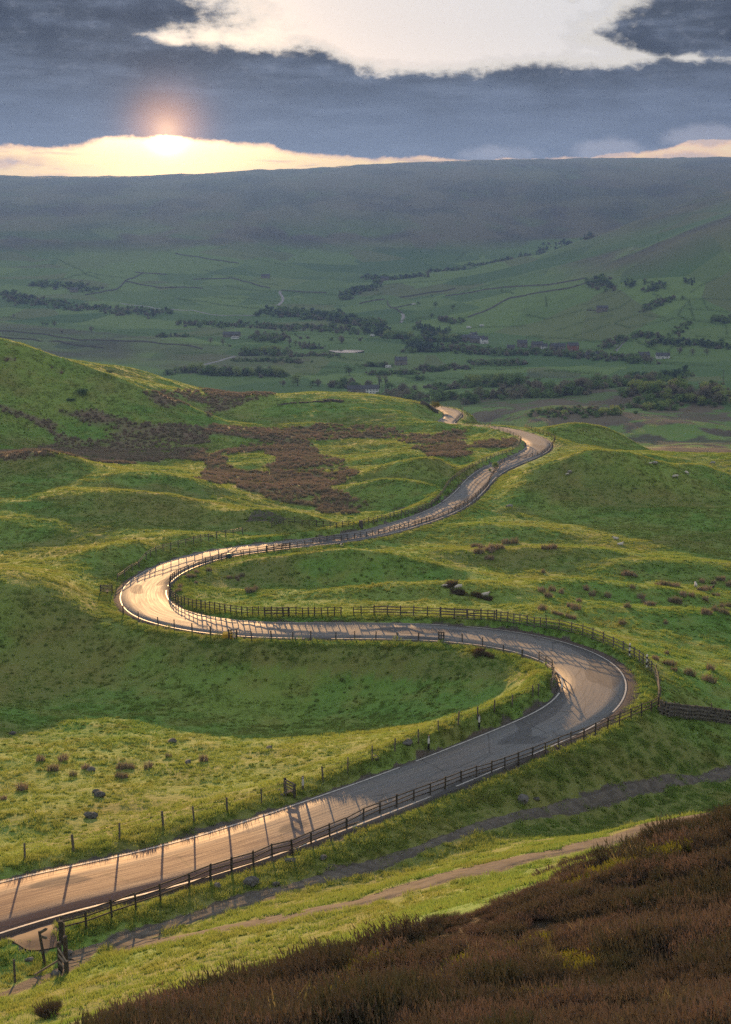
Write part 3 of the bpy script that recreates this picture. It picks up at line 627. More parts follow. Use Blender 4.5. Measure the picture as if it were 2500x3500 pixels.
tag(strip('road', ROAD[:, :3], [-hw-0.25, -hw-0.2, -hw*0.5, 0*hw, hw*0.5, hw+0.2, hw+0.25], [-0.3, -0.02, 0.035, 0.05, 0.035, -0.02, -0.3], M['road'], True), 'worn grey asphalt road winding through the pasture', None, None, 'structure')
for sgn, nm, lab in ((-1, 'left', 'left'), (1, 'right', 'right')):
    # broken and worn paint: pieces of line with small gaps
    i = 2; rs = random.Random(11+sgn); pieces = []
    while i < len(ROAD)-4:
        L_ = rs.randint(14, 60); pieces.append((i, min(i+L_, len(ROAD)-2))); i += L_ + (1 if rs.random() < 0.6 else 2)
    mb = MB()
    for a, b in pieces:
        k = b-a
        if k < 2: continue
        o_ = sgn*(hw[a:b]-0.12); P_ = ROAD[a:b]; N_ = RN[a:b]
        vs = [(P_[j, 0]+N_[j, 0]*(o_[j]+q), P_[j, 1]+N_[j, 1]*(o_[j]+q), P_[j, 2]+0.016) for j in range(k) for q in (-0.075, 0.075)]
        mb.add(vs, [(2*j, 2*j+1, 2*j+3, 2*j+2) for j in range(k-1)])
    tag(mb.build('edge_line', M['paint']), 'worn white paint line along the %s edge of the road' % lab, None, None, 'structure')
# wide dark gravel margin on the outside of the right bend and thin ones elsewhere
def margin(i0, i1, sgn, w0, lab):
    P_ = ROAD[i0:i1].copy(); n_ = len(P_); env = np.sin(np.linspace(0, math.pi, n_))**0.5
    a = sgn*(hw[i0:i1]+0.05); b = sgn*(hw[i0:i1]+0.1+w0*env); c_ = sgn*(hw[i0:i1]+0.3+w0*env)
    offs, zo = ([a, b, c_], [0.012, 0.02, -0.2]) if sgn > 0 else ([c_, b, a], [-0.2, 0.02, 0.012])
    tag(strip('road_margin', P_[:, :3], offs, zo, M['gravel']), lab, None, None, 'structure')
def road_index(u, v, side=-1):
    p = hit(u, v); return int(np.argmin(np.hypot(ROAD[:, 0]-p.x, ROAD[:, 1]-p.y)))
margin(road_index(1800, 2590), road_index(1650, 2140), 1, 1.3, 'dark gravel margin outside the right-hand bend')
margin(road_index(560, 2140), road_index(500, 1950), -1, 0.6, 'gravel margin outside the left-hand bend')
def drape(l, w, name, mat, lab, lift=0.05, cols=5, jag=0.25):
    l = np.asarray(l); tg = np.gradient(l[:, :2], axis=0); tg /= np.linalg.norm(tg, axis=1)[:, None]; nr = np.stack([tg[:, 1], -tg[:, 0]], -1)
    vs = []; rs = random.Random(len(l)); wl = [w*(1+jag*math.sin(j*0.37)*math.cos(j*0.11)) for j in range(len(l))]
    for j in range(len(l)):
        for i in range(cols):
            f = -1+2*i/(cols-1); o_ = f*wl[j]*(1+rs.uniform(-.12, .12)*abs(f)); x, y = l[j, 0]+nr[j, 0]*o_, l[j, 1]+nr[j, 1]*o_
            vs.append((x, y))
    z = grid_sample(GZ, [v[0] for v in vs], [v[1] for v in vs])
    V3 = [(x, y, zz + (lift if 0 < k % cols < cols-1 else -0.06) + rs.uniform(-.012, .012)) for k, ((x, y), zz) in enumerate(zip(vs, z))]
    fs = [(j*cols+i, j*cols+i+1, (j+1)*cols+i+1, (j+1)*cols+i) for j in range(len(l)-1) for i in range(cols-1)]
    o = obj(name, mesh(name, V3, fs, mat, smooth=True)); return tag(o, lab, None, None, 'structure')
drape(resample(TR3[0][0], 0.5), 0.62, 'dirt_track', M['lightened_dirt'], 'narrow dirt track below the road bank', cols=7)
drape(resample(TR3[1][0], 0.5), 1.35, 'dirt_track', M['dirt'], 'rutted bare earth track nearest the heather', cols=7)
A_, B_ = resample([tuple(q) for q in hits(APRON_A)], 0.4), [tuple(q) for q in hits(APRON_B)]
nA = len(A_); B_ = np.stack([np.interp(np.linspace(0, 1, nA), np.linspace(0, 1, len(B_)), [q[k] for q in B_]) for k in range(3)], -1)
vs = [tuple(A_[j]*(1-t_)+B_[j]*t_) for j in range(nA) for t_ in np.linspace(0, 1, 9)]
za = grid_sample(GZ, [q[0] for q in vs], [q[1] for q in vs])
tag(obj('tarmac_apron', mesh('tarmac_apron', [(q[0], q[1], z_+0.07) for q, z_ in zip(vs, za)], [(j*9+i, j*9+i+1, (j+1)*9+i+1, (j+1)*9+i) for j in range(nA-1) for i in range(8)], M['apron'], smooth=True)), 'reddish tarmac apron where the track leaves the road', None, None, 'structure')
print('ground %.1fs' % (time.time()-T0))
# ------------------------------------------------------------------ scattered ground cover (geometry nodes, self-contained)
def scatter(name, variants, mats, pos, rot, scl, pick, label):
    """variants: list of (verts, faces, material index, tip) arrays; they sit in the mesh beside the loose points that receive them"""
    vs, fs, mi, var, tip = [], [], [], [], []
    for k, (v, f, m_, t_) in enumerate(variants):
        b = len(vs); vs += list(map(tuple, v)); fs += [tuple(i+b for i in q) for q in f]; mi += list(m_); var += [k]*len(v); tip += list(t_)
    n0 = len(vs); npt = len(pos)
    me = bpy.data.meshes.new(name); me.from_pydata(vs + [tuple(p) for p in pos], [], fs)
    for m in mats: me.materials.append(m)
    me.polygons.foreach_set('material_index', mi)
    def attr(nm, typ, key, data):
        a = me.attributes.new(nm, typ, 'POINT'); a.data.foreach_set(key, np.asarray(data).ravel())
    attr('variant', 'INT', 'value', np.r_[np.array(var), np.full(npt, -1)].astype(np.int32))
    attr('tip', 'FLOAT', 'value', np.r_[np.array(tip, float), np.zeros(npt)].astype(np.float32))
    attr('turn', 'FLOAT_VECTOR', 'vector', np.r_[np.zeros((n0, 3)), rot].astype(np.float32))
    attr('size', 'FLOAT_VECTOR', 'vector', np.r_[np.ones((n0, 3)), scl].astype(np.float32))
    attr('pick', 'INT', 'value', np.r_[np.zeros(n0), pick].astype(np.int32))
    o = obj(name, me); tag(o, label, None, None, 'stuff')
    ng = bpy.data.node_groups.get('spread_on_points')
    if ng is None:
        ng = bpy.data.node_groups.new('spread_on_points', 'GeometryNodeTree')
        ng.interface.new_socket('Geometry', in_out='INPUT', socket_type='NodeSocketGeometry'); ng.interface.new_socket('Geometry', in_out='OUTPUT', socket_type='NodeSocketGeometry')
        N = ng.nodes; Lk = ng.links.new
        gi = N.new('NodeGroupInput'); go = N.new('NodeGroupOutput')
        def named(nm, typ): q = N.new('GeometryNodeInputNamedAttribute'); q.data_type = typ; q.inputs['Name'].default_value = nm; return q.outputs[0]
        va = named('variant', 'INT'); cmp_ = N.new('FunctionNodeCompare'); cmp_.data_type = 'INT'; cmp_.operation = 'GREATER_EQUAL'; Lk(va, cmp_.inputs['A'] if 'A' in cmp_.inputs else cmp_.inputs[2])
        sep = N.new('GeometryNodeSeparateGeometry'); sep.domain = 'POINT'; Lk(gi.outputs[0], sep.inputs[0]); Lk(cmp_.outputs[0], sep.inputs['Selection'])
        sp = N.new('GeometryNodeSplitToInstances'); sp.domain = 'POINT'; Lk(sep.outputs[0], sp.inputs[0]); Lk(va, sp.inputs['Group ID'])
        mp = N.new('GeometryNodeMeshToPoints'); Lk(sep.outputs[1], mp.inputs[0])
        ip = N.new('GeometryNodeInstanceOnPoints'); Lk(mp.outputs[0], ip.inputs['Points']); Lk(sp.outputs[0], ip.inputs['Instance']); ip.inputs['Pick Instance'].default_value = True
        Lk(named('pick', 'INT'), ip.inputs['Instance Index']); Lk(named('size', 'FLOAT_VECTOR'), ip.inputs['Scale'])
        er = N.new('FunctionNodeEulerToRotation'); Lk(named('turn', 'FLOAT_VECTOR'), er.inputs[0]); Lk(er.outputs[0], ip.inputs['Rotation'])
        Lk(ip.outputs[0], go.inputs[0])
    md = o.modifiers.new('spread', 'NODES'); md.node_group = ng
    return o
def blades(rs, spots, nb, h, w, spread, lean=0.5, curved=False):
    """tufts of tapered blades at the given spots (x, y, size)"""
    v, f, tip = [], [], []
    for (x, y, s) in spots:
        for _ in range(nb):
            a = rs.uniform(0, 2*math.pi); r = spread*s*math.sqrt(rs.random()); bx, by = x+r*math.cos(a), y+r*math.sin(a)
            hh_ = h*s*rs.uniform(0.55, 1.15); la = rs.uniform(0, 2*math.pi); ll = lean*hh_*rs.random()
            ww = w*rs.uniform(0.7, 1.3); wa = rs.uniform(0, math.pi); dx, dy = ww*math.cos(wa)/2, ww*math.sin(wa)/2
            b = len(v)
            if curved:
                mx, my = bx+0.3*ll*math.cos(la), by+0.3*ll*math.sin(la)
                v += [(bx-dx, by-dy, -0.04), (bx+dx, by+dy, -0.04), (mx+dx*.8, my+dy*.8, hh_*0.55), (mx-dx*.8, my-dy*.8, hh_*.55), (bx+ll*math.cos(la), by+ll*math.sin(la), hh_)]
                f += [(b, b+1, b+2, b+3), (b+3, b+2, b+4)]; tip += [0, 0, .5, .5, 1]
            else:
                v += [(bx-dx, by-dy, -0.03), (bx+dx, by+dy, -0.03), (bx+ll*math.cos(la), by+ll*math.sin(la), hh_)]; f.append((b, b+1, b+2)); tip += [0, 0, 1]
    return v, f, [0]*len(f), tip
def slope_turn(x, y, z, e=1.2):
    nx = (grid_sample(GZ, x-e, y)-grid_sample(GZ, x+e, y))/(2*e); ny = (grid_sample(GZ, x, y-e)-grid_sample(GZ, x, y+e))/(2*e)
    return nx, ny
def turns(x, y, rs, e=1.2, free=True):
    """euler angles: spin about the vertical, then lean to the slope"""
    nx, ny = slope_turn(np.asarray(x), np.asarray(y), None, e); ang = rs.uniform(0, 2*math.pi, len(x)) if free else np.zeros(len(x))
    rx = np.arctan2(-ny, 1.0)*-1*-1; ry = np.arctan2(nx, 1.0)
    # exact: build rotation matrices tilt @ spin, convert
    out = np.zeros((len(x), 3))
    for i in range(len(x)):
        up = Vector((nx[i], ny[i], 1.0)).normalized(); q = Vector((0, 0, 1)).rotation_difference(up)
        out[i] = (q.to_matrix() @ Matrix.Rotation(ang[i], 3, 'Z')).to_euler('XYZ')
    return out
def fan_points(rs, y0, y1, dens, pad=0.30):
    """random points on the ground in view between two distances, dens(y) per square metre"""
    out = []
    ys = np.arange(y0, y1, 4.0)
    for y in ys:
        w = pad*(y+10)+4; n_ = rs.poisson(dens(y+2)*2*w*4); out.append(np.stack([rs.uniform(-w, w, n_), rs.uniform(y, y+4, n_)], -1))
    p = np.concatenate(out); return p[:, 0], p[:, 1]
def lattice(rs, y0, y1, st, pad):
    out = []
    for j, y in enumerate(np.arange(y0, y1, st)):
        w = pad*(y+10)+4; xs = np.arange(-w, w, st) + (j % 2)*st/2; out.append(np.stack([xs+rs.uniform(-.35, .35, len(xs))*st, y+rs.uniform(-.35, .35, len(xs))*st], -1))
    p = np.concatenate(out); return p[:, 0], p[:, 1]
rs_py = random.Random(5); rs_np = np.random.default_rng(5)
def tuft_field(size, n_t, nb, h, w, lean=0.6):
    sp = []
    for _ in range(n_t):
        sp.append((rs_py.uniform(-size/2, size/2), rs_py.uniform(-size/2, size/2), rs_py.choice((0.55, 0.7, 0.8, 1.0, 1.0, 1.35))))
    return blades(rs_py, sp, nb, h, w, 0.26, 1.1)
heathf = heath.astype(float)
def free_of_road(x, y, m): return (grid_sample(EDGE, x, y) > m) & (grid_sample(dirt_path, x, y) < 0.25)
# pasture in sods of about 3 m
var = [tuft_field(3.2, 60, 12, 0.12, 0.05) for _ in range(4)] + [tuft_field(3.2, 45, 16, 0.19, 0.05) for _ in range(2)]
x, y = lattice(rs_np, 44, 430, 2.5, 0.285); xa, ya = lattice(rs_np, 430, 570, 3.1, 0.285); x, y = np.r_[x, xa], np.r_[y, ya]
k = free_of_road(x, y, 2.3) & (grid_sample(heathf, x, y) < 0.3) & (grid_sample(rushf, x, y) < 0.6)
x, y = x[k], y[k]; z = grid_sample(GZ, x, y)
s = rs_np.uniform(0.85, 1.2, len(x)); sz = np.stack([s, s, s*rs_np.uniform(0.7, 1.5, len(x))], -1)
scatter('pasture_grass', var, [M['grass']], np.stack([x, y, z], -1), turns(x, y, rs_np), sz, rs_np.choice(6, len(x), p=[.2, .2, .2, .2, .1, .1]), 'short tussocky green grass covering the pasture')
print('grass sods', len(x))
# verges, track sides and near strip in small tufts
var = [tuft_field(0.7, 5, 16, 0.24, 0.035) for _ in range(5)]
px_, py_ = [], []
for i in range(0, len(ROAD), 1):
    X, Y, Z_, W_ = ROAD[i]
    if Y > 330: continue
    nn = 9 if Y < 200 else 5
    for sg in (-1, 1):
        o_ = sg*(W_/2 + rs_np.uniform(0.75, 3.2, nn)); jit = rs_np.uniform(-0.7, 0.7, nn)
        px_.append(X+RN[i, 0]*o_ - RN[i, 1]*jit); py_.append(Y+RN[i, 1]*o_ + RN[i, 0]*jit)
for l, w in TR3:
    for X, Y, Z_ in l: 
        px_.append(X+rs_np.uniform(-3.5, 3.5, 12)); py_.append(Y+rs_np.uniform(-3.5, 3.5, 12))
x, y = np.concatenate(px_), np.concatenate(py_)
k = (grid_sample(EDGE, x, y) > 0.75) & (grid_sample(dirt_path, x, y) < 0.35) & (y > 30) & (grid_sample(heathf, x, y) < 0.3)
x, y = x[k], y[k]; z = grid_sample(GZ, x, y); s = rs_np.uniform(0.7, 1.3, len(x))
scatter('verge_grass', var, [M['grass']], np.stack([x, y, z], -1), turns(x, y, rs_np, 0.6), np.stack([s, s, s], -1), rs_np.integers(0, 5, len(x)), 'longer grass along the road verges and track sides')
print('verge tufts', len(x))
# rough tussocks: the bank under the road fence and the near slope
var = []
for _ in range(4):
    v, f, mi, tp = blades(rs_py, [(0, 0, 1.0)], 70, 0.18, 0.045, 0.24, 1.3, True); var.append((v, f, mi, tp))
x, y = fan_points(rs_np, 36, 420, lambda y: 0.7 if y < 135 else (0.34 if y < 260 else 0.2), 0.285)
k = free_of_road(x, y, 2.0) & (grid_sample(heathf, x, y) < 0.3) & (fbm(x, y, 6, 2) > -0.3) & (grid_sample(rushf, x, y) < 0.5); x, y = x[k], y[k]; z = grid_sample(GZ, x, y); s = rs_np.uniform(0.45, 1.0, len(x))*np.where(y > 135, 1.15, 1.0)
scatter('rough_tussocks', var, [M['grass']], np.stack([x, y, z], -1), turns(x, y, rs_np, 0.6), np.stack([s, s, s*rs_np.uniform(.6, 1.1, len(x))], -1), rs_np.integers(0, 4, len(x)), 'coarse rounded grass tussocks dotted over the slopes')
print('tussocks', len(x))
# heather
def heather_clump(r, h, n_, mi):
    v, f, tp = [], [], []
    for _ in range(n_):
        a = rs_py.uniform(0, 2*math.pi); q = math.sqrt(rs_py.random()); bx, by = r*0.55*q*math.cos(a), r*0.55*q*math.sin(a)
        ll = rs_py.uniform(0.15, 0.55)*r + 0.35*r*q; hh_ = h*rs_py.uniform(0.55, 1.1)*(1-0.35*q*q); ex, ey, ez = bx+ll*math.cos(a), by+ll*math.sin(a), hh_
        for s_ in range(7):
            t0 = 0.25+0.115*s_+rs_py.uniform(-.05, .05); cx_, cy_, cz_ = bx+(ex-bx)*t0, by+(ey-by)*t0, ez*t0
            wa = rs_py.uniform(0, 2*math.pi); w_ = rs_py.uniform(0.007, 0.014); L_ = rs_py.uniform(0.06, 0.13)*h*2; b = len(v)
            dx, dy = w_*math.cos(wa), w_*math.sin(wa); lx, ly = rs_py.uniform(-.5, .5)*L_, rs_py.uniform(-.5, .5)*L_
            v += [(cx_-dx, cy_-dy, cz_), (cx_+dx, cy_+dy, cz_), (cx_+lx, cy_+ly, cz_+L_)]; f.append((b, b+1, b+2)); tp += [t0, t0, 1]
    return v, f, [mi]*len(f), tp
var = [heather_clump(0.42, 0.42, 150, 0) for _ in range(4)] + [heather_clump(0.36, 0.24, 120, 1) for _ in range(2)] + [heather_clump(0.46, 0.50, 150, 2) for _ in range(2)]
wv = blades(rs_py, [(0, 0, 1.0)], 26, 0.48, 0.012, 0.18, 1.0, True); var.append((wv[0], wv[1], [3]*len(wv[1]), wv[3]))
x, y = fan_points(rs_np, 15, 62, lambda y: 9.0 if y < 30 else 7.0, 0.36)
k = (grid_sample(heathf, x, y) > 0.5) & (fbm(x, y, 2.2, 2, 3) > -0.95); x, y = x[k], y[k]
x2, y2 = fan_points(rs_np, 100, 230, lambda y: 3.0, 0.26); k = grid_sample(heathf, x2, y2) > 0.4; x, y = np.r_[x, x2[k]], np.r_[y, y2[k]]
z = grid_sample(GZ, x, y); s = rs_np.uniform(0.6, 1.25, len(x))*(1+0.6*fbm(x, y, 2.6, 2, 2)); gr = (fbm(x, y, 3.5, 3, 1) > 0.62) & (rs_np.random(len(x)) < 0.75)
dk = fbm(x, y, 5.0, 3, 4) + rs_np.normal(0, 0.35, len(x)) > 0.15
pk = np.where(gr, rs_np.integers(4, 6, len(x)), np.where(dk, rs_np.integers(6, 8, len(x)), rs_np.integers(0, 4, len(x))))
pk = np.where((rs_np.random(len(x)) < 0.035) | ((fbm(x, y, 4, 2, 5) > 0.75) & (rs_np.random(len(x)) < 0.4)), 8, pk)
scatter('heather', var, [M['heather'], M['heather_green'], M['heather_dark'], M['wisps']], np.stack([x, y, z-0.02], -1), turns(x, y, rs_np, 0.6), np.stack([s, s, s*rs_np.uniform(.75, 1.25, len(x))], -1), pk, 'dark red-brown heather with yellow-green bilberry patches')
print('heather', len(x))
# rushes over the bog
def rush_clump(n_, h, r, w=0.03): return blades(rs_py, [(0, 0, 1.0)], n_, h, w, r, 0.7, True)
var = [rush_clump(70, 0.62, 0.32, 0.045) for _ in range(4)]
x, y = fan_points(rs_np, 230, 560, lambda y: 1.1 if y < 380 else 0.7, 0.285)
k = (grid_sample(rushf, x, y) > rs_np.uniform(0.05, 0.7, len(x))) & (grid_sample(EDGE, x, y) > 3); x, y = x[k], y[k]; z = grid_sample(GZ, x, y); s = rs_np.uniform(0.7, 1.35, len(x))
scatter('bog_rushes', var, [M['rush']], np.stack([x, y, z], -1), turns(x, y, rs_np, 1.0), np.stack([s*1.2, s*1.2, s], -1), rs_np.integers(0, 4, len(x)), 'brown rushes filling the boggy hollow left of the road')
print('rushes', len(x), '%.1fs' % (time.time()-T0))

# ------------------------------------------------------------------ fences
def post_mesh(name, mat, round_=False):
    mb = MB()
    if round_: mb.tube([(0, 0, -0.12), (0, 0, 0.5), (0, 0, 1.0)], [0.5, 0.5, 0.46], 7)
    else:
        mb.box((0, 0, 0.43), (1, 1, 1.10)); mb.add([(-.5, -.5, .98), (.5, -.5, .98), (.5, .5, .98), (-.5, .5, .98), (-.15, -.3, 1.0), (.15, -.3, 1.0), (.15, .3, 1.0), (-.15, .3, 1.0)], [(4,5,6,7),(0,1,5,4),(1,2,6,5),(2,3,7,6),(3,0,4,7)])
    return mb.mesh(name, mat)
PM = {k: post_mesh('post', M[k]) for k in ('timber', 'timber_dark', 'timber_pale')}
RMsh = {}
for k in ('timber', 'timber_dark', 'timber_pale'):
    mb = MB(); mb.box((0.5, 0, 0), (1, 1, 1)); RMsh[k] = mb.mesh('rail', M[k])
mb = MB(); mb.tube([(0, 0, 0), (0.5, 0, -0.004), (1, 0, 0)], [1, 1, 1], 4); WIRE = mb.mesh('wire', M['wire'])
def even(pts, step):
    """evenly spaced points along a ground line traced on the photo"""
    l = resample([tuple(h) for h in hits(pts)], step); return [Vector((p[0], p[1], gz(p[0], p[1]))) for p in l]
def traced(pts): return [Vector(h) for h in hits(pts)]
def span(parent, name, me, a, b, w, h):
    d = b-a; o = bpy.data.objects.new(name, me); link(o, parent)
    X = d.normalized(); Y = Vector((0, 0, 1)).cross(X).normalized(); Z = X.cross(Y)
    Mx = Matrix((X*d.length, Y*w, Z*h)).transposed().to_4x4(); Mx.translation = a - parent.location; o.matrix_local = Mx; return o
def fence(pts, label, step=None, h=1.15, rails=3, tim='timber_dark', rail_tim=None, wires=0, pw=0.115, lean=0.03, group=None, seed=1, cat='fence', gaps=()):
    ps = even(pts, step) if step else traced(pts); rs = random.Random(seed)
    root = empty('fence' if rails else 'wire_fence', ps[0]); tag(root, label, cat, group)
    tops = []
    for p in ps:
        hh_ = h*rs.uniform(0.92, 1.08); o = obj('post', PM[tim], root, p-root.location); w_ = pw*rs.uniform(0.85, 1.15)
        o.scale = (w_, w_, hh_); lx, ly = rs.gauss(0, lean), rs.gauss(0, lean); o.rotation_euler = (lx, ly, rs.uniform(-.3, .3)); tops.append(p)
    for i in range(len(ps)-1):
        if i in gaps: continue
        a, b = ps[i], ps[i+1]
        side = Vector((-(b-a).y, (b-a).x, 0)).normalized()*(pw*0.5+0.02)
        for r in range(rails):
            zz = h*(0.90 - r*0.27); j1, j2 = rs.uniform(-.035, .035), rs.uniform(-.035, .035)
            if rs.random() < 0.03: j2 -= 0.25
            span(root, 'rail', RMsh[rail_tim or tim], a+side+Vector((0, 0, zz+j1)), b+side+Vector((0, 0, zz+j2)), 0.04, 0.078)
        for r in range(wires):
            zz = h*(0.9-r*0.28); span(root, 'wire', WIRE, a+Vector((0, 0, zz)), b+Vector((0, 0, zz)), 0.006, 0.006)
    return root
f1 = KB([(272,905),(385,880),(498,835),(605,797),(715,757),(842,706),(935,672),(1030,640),(1127,609),(1210,574),(1300,554),(1383,514),(1466,482),(1540,449),(1613,412)]) + KC([(64,380),(138,350),(214,322),(287,296),(353,270),(425,243),(493,217),(560,198),(619,177),(679,153),(740,132),(798,108),(856,84),(912,63),(968,42)]) + [(2035,2516),(2077,2496),(2117,2480),(2157,2464),(2193,2448),(2225,2436),(2251,2423)]
fence(f1, 'dark post-and-rail fence on the near side of the road, from footpath sign to stone wall', h=1.15, rails=3, seed=3)
fence(KB([(112,572),(328,537),(533,485),(727,434),(863,405),(1010,362),(1163,320),(1272,288)]), 'post-and-wire fence beside the orange-lit road, left of the small stile', rails=0, wires=2, h=1.2, tim='timber', pw=0.11, seed=4, cat='fence')
fence(KN([(333,530),(470,485),(605,420),(731,368),(862,315),(972,267),(1081,223),(1190,185),(1283,150),(1383,108),(1497,62),(1527,48)]), 'post-and-wire fence up the field edge, right of the small stile', rails=0, wires=2, h=1.2, tim='timber', pw=0.11, seed=5)
fence(KL([(283,700),(405,747),(560,790),(688,817),(830,847),(975,870),(1140,893),(1300,908),(1460,908)]) + K2([(204,1000),(330,998),(504,1000),(636,1001),(782,1003),(928,1005),(1075,1005),(1235,1008),(1382,1015)]) + KQ([(519,410),(613,437),(694,463)]), 'post-and-wire fence along the grassy ridge below the middle road', rails=0, wires=2, h=1.15, tim='timber_dark', pw=0.11, seed=6)
fence(KQ([(770,477),(800,494),(827,512),(835,545),(830,572),(823,600)]), 'short post-and-rail fence on the inside of the right-hand bend', h=1.25, rails=3, tim='timber', seed=7)
fence(KQ([(1300,662),(1306,635),(1303,600),(1297,565),(1285,535),(1270,520),(1258,508),(1248,497),(1232,485),(1215,472),(1193,458),(1170,447),(1143,427),(1100,407),(1055,390),(1010,370),(963,355),(913,342),(858,330),(804,322),(776,318),(749,317),(717,312),(685,306),(658,302),(630,299),(600,295),(570,292),(542,288),(512,287),(482,284),(452,282),(395,280),(332,275),(275,272),(213,269),(155,267),(97,264),(37,264)]), 'weathered post-and-rail fence outside the right-hand bend', h=1.2, rails=4, tim='timber', rail_tim='timber', seed=8)
fence(K2([(540,826),(495,826),(450,826),(403,827),(355,828),(315,828),(272,829),(228,829),(182,829),(140,830),(97,830),(56,830),(10,830)]) + KL([(1590,716),(1550,716),(1500,716),(1455,716),(1405,715),(1355,714),(1310,710),(1268,707),(1222,705),(1180,700),(1135,692),(1090,685),(1048,678),(1008,674),(968,668),(935,664),(900,657),(865,650),(832,646),(800,642),(770,630),(745,622),(720,612),(700,602),(685,588),(672,577),(660,562),(652,546),(649,525),(650,500),(652,480),(656,461),(664,448),(675,436),(690,424),(705,413)]), 'dark post-and-rail fence curving round the inside of the sunlit hairpin', h=1.2, rails=3, seed=9)
fence(K2([(1620,852),(1510,847),(1417,842),(1325,837),(1230,833),(1140,830),(1043,827),(952,825),(861,823),(770,822),(680,823),(630,824)]), 'straight post-and-rail fence above the middle road, below the sheep', h=1.2, rails=3, tim='timber_dark', seed=10)
fence(KL([(722,402),(740,393),(770,377),(800,363),(842,343),(885,326),(935,306),(990,291),(1040,275),(1060,271),(1100,264),(1155,255),(1218,241),(1235,237),(1285,230),(1350,220),(1415,210),(1425,208),(1478,200),(1540,191),(1573,188),(1605,185)]) + K2([(28,387),(76,380),(130,372),(183,362),(238,355),(290,346),(345,333),(395,323),(443,314),(492,308),(540,311),(585,303),(635,297),(677,290),(718,284),(760,276),(800,269),(840,258),(880,249),(912,244),(947,234),(978,226),(1010,219),(1055,206),(1080,200),(1100,194),(1133,184),(1155,176),(1185,166),(1218,154),(1250,142),(1285,126),(1310,117),(1330,106),(1360,95),(1390,78),(1420,62),(1450,42),(1480,22)]), 'long post-and-rail fence on the near side of the upper road', h=1.15, rails=3, seed=11)
fence(KF([(600,915),(640,895),(675,872),(705,855),(740,832),(770,812),(790,790),(815,770),(840,748),(852,730),(862,705),(872,682),(885,655),(905,628),(925,600),(940,580),(960,555),(982,537)]), 'post-and-rail fence up the right side of the far straight', step=3.2, h=1.15, rails=3, seed=12)
fence(KF([(985,535),(1020,527),(1080,513),(1150,507),(1230,493),(1290,473),(1335,445),(1375,395),(1388,352)]), 'post-and-rail fence round the outside of the far bend', step=3.2, h=1.15, rails=3, seed=13)
fence(KF([(1385,348),(1340,327),(1270,307),(1200,282),(1150,262),(1060,242),(960,242),(870,247)]), 'fence climbing behind the far bend', step=3.5, h=1.15, rails=3, seed=14)
fence(KL([(240,440),(297,402),(355,360),(410,332),(465,270),(500,238),(545,222),(600,205),(660,187),(720,177),(780,162),(840,142),(900,127),(960,112),(1025,100),(1095,87),(1155,77),(1230,62)]), 'tumbledown fence above the hairpin, left of the upper road', h=1.15, rails=2, wires=1, tim='timber', seed=15)
fence(K2([(60,215),(140,192),(180,190),(220,192),(270,202),(320,207),(370,209),(417,211),(465,215),(510,218),(552,221),(594,222),(630,219)]), 'post-and-rail fence between the scarred knoll and the upper road', h=1.15, rails=3, seed=16)
fence(K2([(700,204),(733,192),(765,187),(795,183),(825,172),(852,168),(880,161),(908,152),(935,146),(960,140),(985,136),(1010,128),(1035,122),(1060,115),(1080,108),(1105,98),(1128,88),(1150,80),(1172,66),(1192,52),(1210,40),(1222,26),(1232,12)]), 'post-and-rail fence left of the upper road beside the stone gatepost', h=1.15, rails=3, tim='timber', seed=17)
fence(KF([(405,885),(440,862),(470,828),(500,792),(525,750),(550,712),(600,662),(640,635),(680,612),(725,585),(770,562),(810,542),(850,527),(930,497),(1000,477),(1060,447),(1108,397),(1116,365)]), 'post-and-rail fence left of the far straight', step=3.2, h=1.15, rails=3, tim='timber', seed=18)
fence(KF([(1112,360),(1080,337),(1000,302),(900,272),(860,257),(780,240),(700,236),(610,238)]), 'fence over the low crest inside the far bend', step=3.6, h=1.15, rails=3, tim='timber', seed=19)
fence(KF([(485,107),(560,113),(640,121),(690,131),(650,166),(612,195),(600,216)]), 'farthest post-and-rail fence where the road turns out of sight', step=3.4, h=1.2, rails=3, tim='timber', seed=20)
print('fences %.1fs' % (time.time()-T0), len(bpy.data.objects))

# ------------------------------------------------------------------ roadside things
def at(K, x, y): return hit(*K([(x, y)])[0])
def marker(K, x, y, label, h=1.25, w=0.16, stripes=((0.0, 0.45, 'black'), (0.45, 0.82, 'white'), (0.82, 1.0, 'black')), disc=True, turn=0.0, group=None):
    p = at(K, x, y); r = empty('marker_post', p, turn); tag(r, label, 'marker post', group)
    for a, b, m_ in stripes:
        mb = MB(); mb.box((0, 0, (a+b)/2*h - (0.06 if a == 0 else 0)), (w, w*0.7, (b-a)*h + (0.12 if a == 0 else 0))); mb.build('post_band', M[m_], r)
    if disc:
        mb = MB(); mb.tube([(0, -w*0.36, h*0.9), (0, -w*0.36-0.012, h*0.9)], [0.05, 0.05], 10); mb.build('reflector', M['white'], r)
marker(KN, 1199, 236, 'black and white marker post on the verge, farther of the two beside the road')
marker(KN, 919, 346, 'black and white marker post on the verge, nearer of the two beside the road')
marker(KN, 221, 577, 'slim marker post with white plate next to the small stile', h=1.15, stripes=((0, .35, 'timber'), (.35, .8, 'white'), (.8, 1, 'timber')))
for x_, y_, lb in ((817, 222, 'tall striped marker post on the bend fence, left of the pair'), (953, 317, 'tall striped marker post on the bend fence, right of the pair')):
    marker(KE, x_, y_, lb, h=1.45, w=0.15, stripes=((0, .25, 'white'), (.25, .45, 'black'), (.45, .72, 'white'), (.72, .86, 'black'), (.86, 1, 'white')), disc=False)
